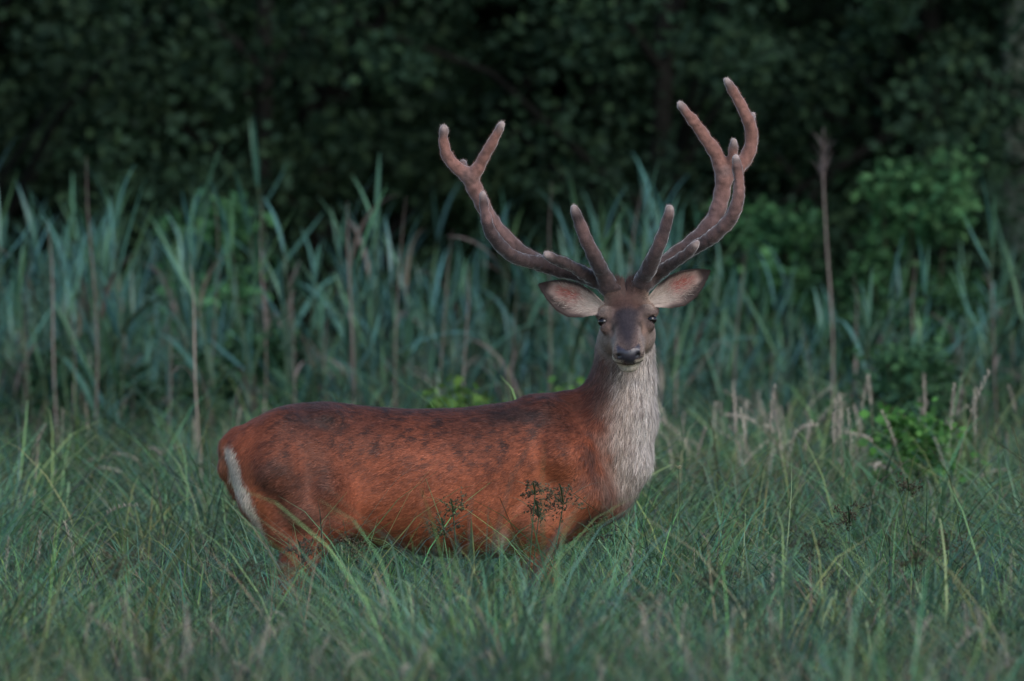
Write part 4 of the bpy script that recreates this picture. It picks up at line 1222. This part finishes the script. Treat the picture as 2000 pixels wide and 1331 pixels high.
def club_rush():
    r = np.random.default_rng(88)
    def rush(px, py, y, label, lean, size=1.0, group=None):
        t = P(px, py, y); h = t[2]; n = 8
        pts = [(lean * ((k / n) ** 1.6 - 1), 0, h * k / n) for k in range(n + 1)]
        o = empty('club_rush', (t[0], y, -0.02)); tag(o, label, 'rush', group)
        V, F, C = tube(np.array(pts), np.linspace(0.004, 0.002, n + 1), 5, (0.06, 0.10, 0.045)); obj('stem', mesh_np('rush_stem', V, F, C), M_GRASS, o)
        parts = []; top = np.array(pts[-1])
        for k in range(int(15 * size)):
            a = r.uniform(0, 6.28); el = r.uniform(-0.2, 1.2); L = r.uniform(0.02, 0.075) * size
            e = top + L * np.array([math.cos(a) * math.cos(el), math.sin(a) * math.cos(el), math.sin(el)])
            parts.append(tube([top, (top + e) / 2 + np.array([0, 0, 0.006]), e], [0.0009, 0.0008, 0.0006], 3, (0.06, 0.075, 0.035)))
            for m in range(7):
                b = e + r.normal(0, 0.008 * size, 3); d = unit(r.normal(0, 1, (1, 3)))[0] * 0.006
                col = np.array((0.060, 0.050, 0.030)) * r.uniform(0.6, 1.8)
                parts.append(tube([b - d, b, b + d], [0.0006, 0.0028, 0.0006], 4, col))
        V, F, C = join(parts); obj('seed_head', mesh_np('rush_head', V, F, C), M_DRY, o)
        for k in range(3):
            v, f, c = ribbon(0.14 * size, 0.005, 0.8, 0.9, (0.06, 0.11, 0.045), seg=6); l = obj('bract_leaf', mesh_np('bract', v, f, c), M_GRASS, o, pts[-1]); l.rotation_euler = (0, 0, 2.1 * k + 0.4)
    rush(1100, 975, -0.75, 'club rush with a large dark brown seed head before the shoulder of the stag', 0.10, 1.35)
    rush(1052, 1000, -0.8, 'club rush with a loose spreading dark head left of the larger one', 0.06, 1.2)
    rush(1045, 955, -0.9, 'thin upright club rush with a small head before the deer shoulder', 0.05, 0.8)
    rush(885, 990, -0.7, 'spindly club rush with a faint brown head against the belly of the stag', -0.05, 0.9)
    rush(868, 1035, -0.9, 'low club rush head half sunk in grass below the belly', 0.05, 1.1)
    rush(690, 1075, -0.9, 'club rush head beside the stifle of the stag', 0.04, 1.1)
    rush(590, 1080, -0.8, 'dark club rush cluster in front of the hind leg', 0.05, 1.2)
    rush(1165, 1040, -0.8, 'green club rush with a thin head below the chest of the stag', -0.05, 1.0)
    for px, py, y in [(1775, 950, 1.0), (1790, 1090, -3), (1400, 1130, -3.5), (230, 1110, -3.5), (930, 1150, -3.5), (1590, 1060, -2.5), (1250, 1180, -4.5), (470, 1130, -3), (1660, 1010, -1.0), (1850, 1060, -2.4)]:
        rush(px, py, y, 'dark brown club rush head poking out of the green meadow', float(r.uniform(-.1, .1)), float(r.uniform(0.9, 1.5)), 'club rushes out in the meadow')
club_rush()

# small pale blossom and bright reed blade
def details():
    t = P(1326, 905, 0.8)
    o = empty('white_flower', (t[0], 0.8, -0.02)); tag(o, 'tiny cream blossom on a stem beside the chest of the stag', 'flower')
    V, F, C = tube([(0, 0, 0), (0.01, 0, t[2] * 0.5), (0, 0, t[2])], [0.0022, 0.002, 0.0015], 5, (0.06, 0.11, 0.05)); obj('stem', mesh_np('flower_stem', V, F, C), M_GRASS, o)
    for k in range(5):
        v, f, c = ribbon(0.020, 0.014, 0.7, 0.6, (0.62, 0.58, 0.36), seg=4); l = obj('petal', mesh_np('petal', v, f, c), M_DRY, o, (0, 0, t[2])); l.rotation_euler = (0, 0, 1.2566 * k)
    t0 = P(700, 505, 12.5); t = P(765, 350, 12.5)
    o = empty('bright_reed', (t0[0], 12.5, -0.02)); tag(o, 'reed with one long bright green upright leaf next to the thick dead stalk', 'reed')
    V, F, C = tube([(0, 0, 0), (0, 0, t0[2])], [0.005, 0.0035], 5, (0.08, 0.16, 0.06)); obj('stem', mesh_np('reed_stem', V, F, C), M_REED, o)
    v, f, c = ribbon(float(np.linalg.norm(t - t0)), 0.034, 0.30, 0.28, (0.10, 0.27, 0.09), seg=7); l = obj('leaf', mesh_np('reed_leaf', v, f, c), M_REED, o, (0, 0, t0[2]))
    l.rotation_euler = (0, 0, 0.5)
    # added pale trunk standing in for a bright gap in the wood
    t = P(1985, 470, 24.6)
    o = empty('gap_stand_in', (t[0], 24.6, -0.05)); tag(o, 'added pale trunk standing in for a bright gap in the wood, crossed by a dark bough', 'tree')
    pts = [(0, 0, 0), (0.03, 0, 1.2), (-0.02, 0, 2.4), (0.02, 0.05, 4.0), (0.1, 0.1, 6.0)]
    V, F, C = tube(pts, [0.12, 0.10, 0.095, 0.085, 0.04], 10, (0.15, 0.18, 0.14)); obj('trunk', mesh_np('trunk', V, F, C), M_BARK, o)
    b = P(1985, 300, 20.8)
    V, F, C = tube([(-0.5, -0.2, b[2] - 0.05), (0, -0.2, b[2]), (0.5, -0.15, b[2] + 0.15)], [0.02, 0.028, 0.03], 6, (0.03, 0.028, 0.02)); obj('bough', mesh_np('bough', V, F, C), M_BARK, o)
    V, F, C = leaf_cloud([(0.3 * math.cos(k), 0.4 * math.sin(k * 1.7), 2.75 + 0.3 * k) for k in range(14)], [0.5] * 14, 150, (0.06, 0.1), TL, 71); obj('crown', mesh_np('crown', V, F, C), M_LEAF, o)
details()
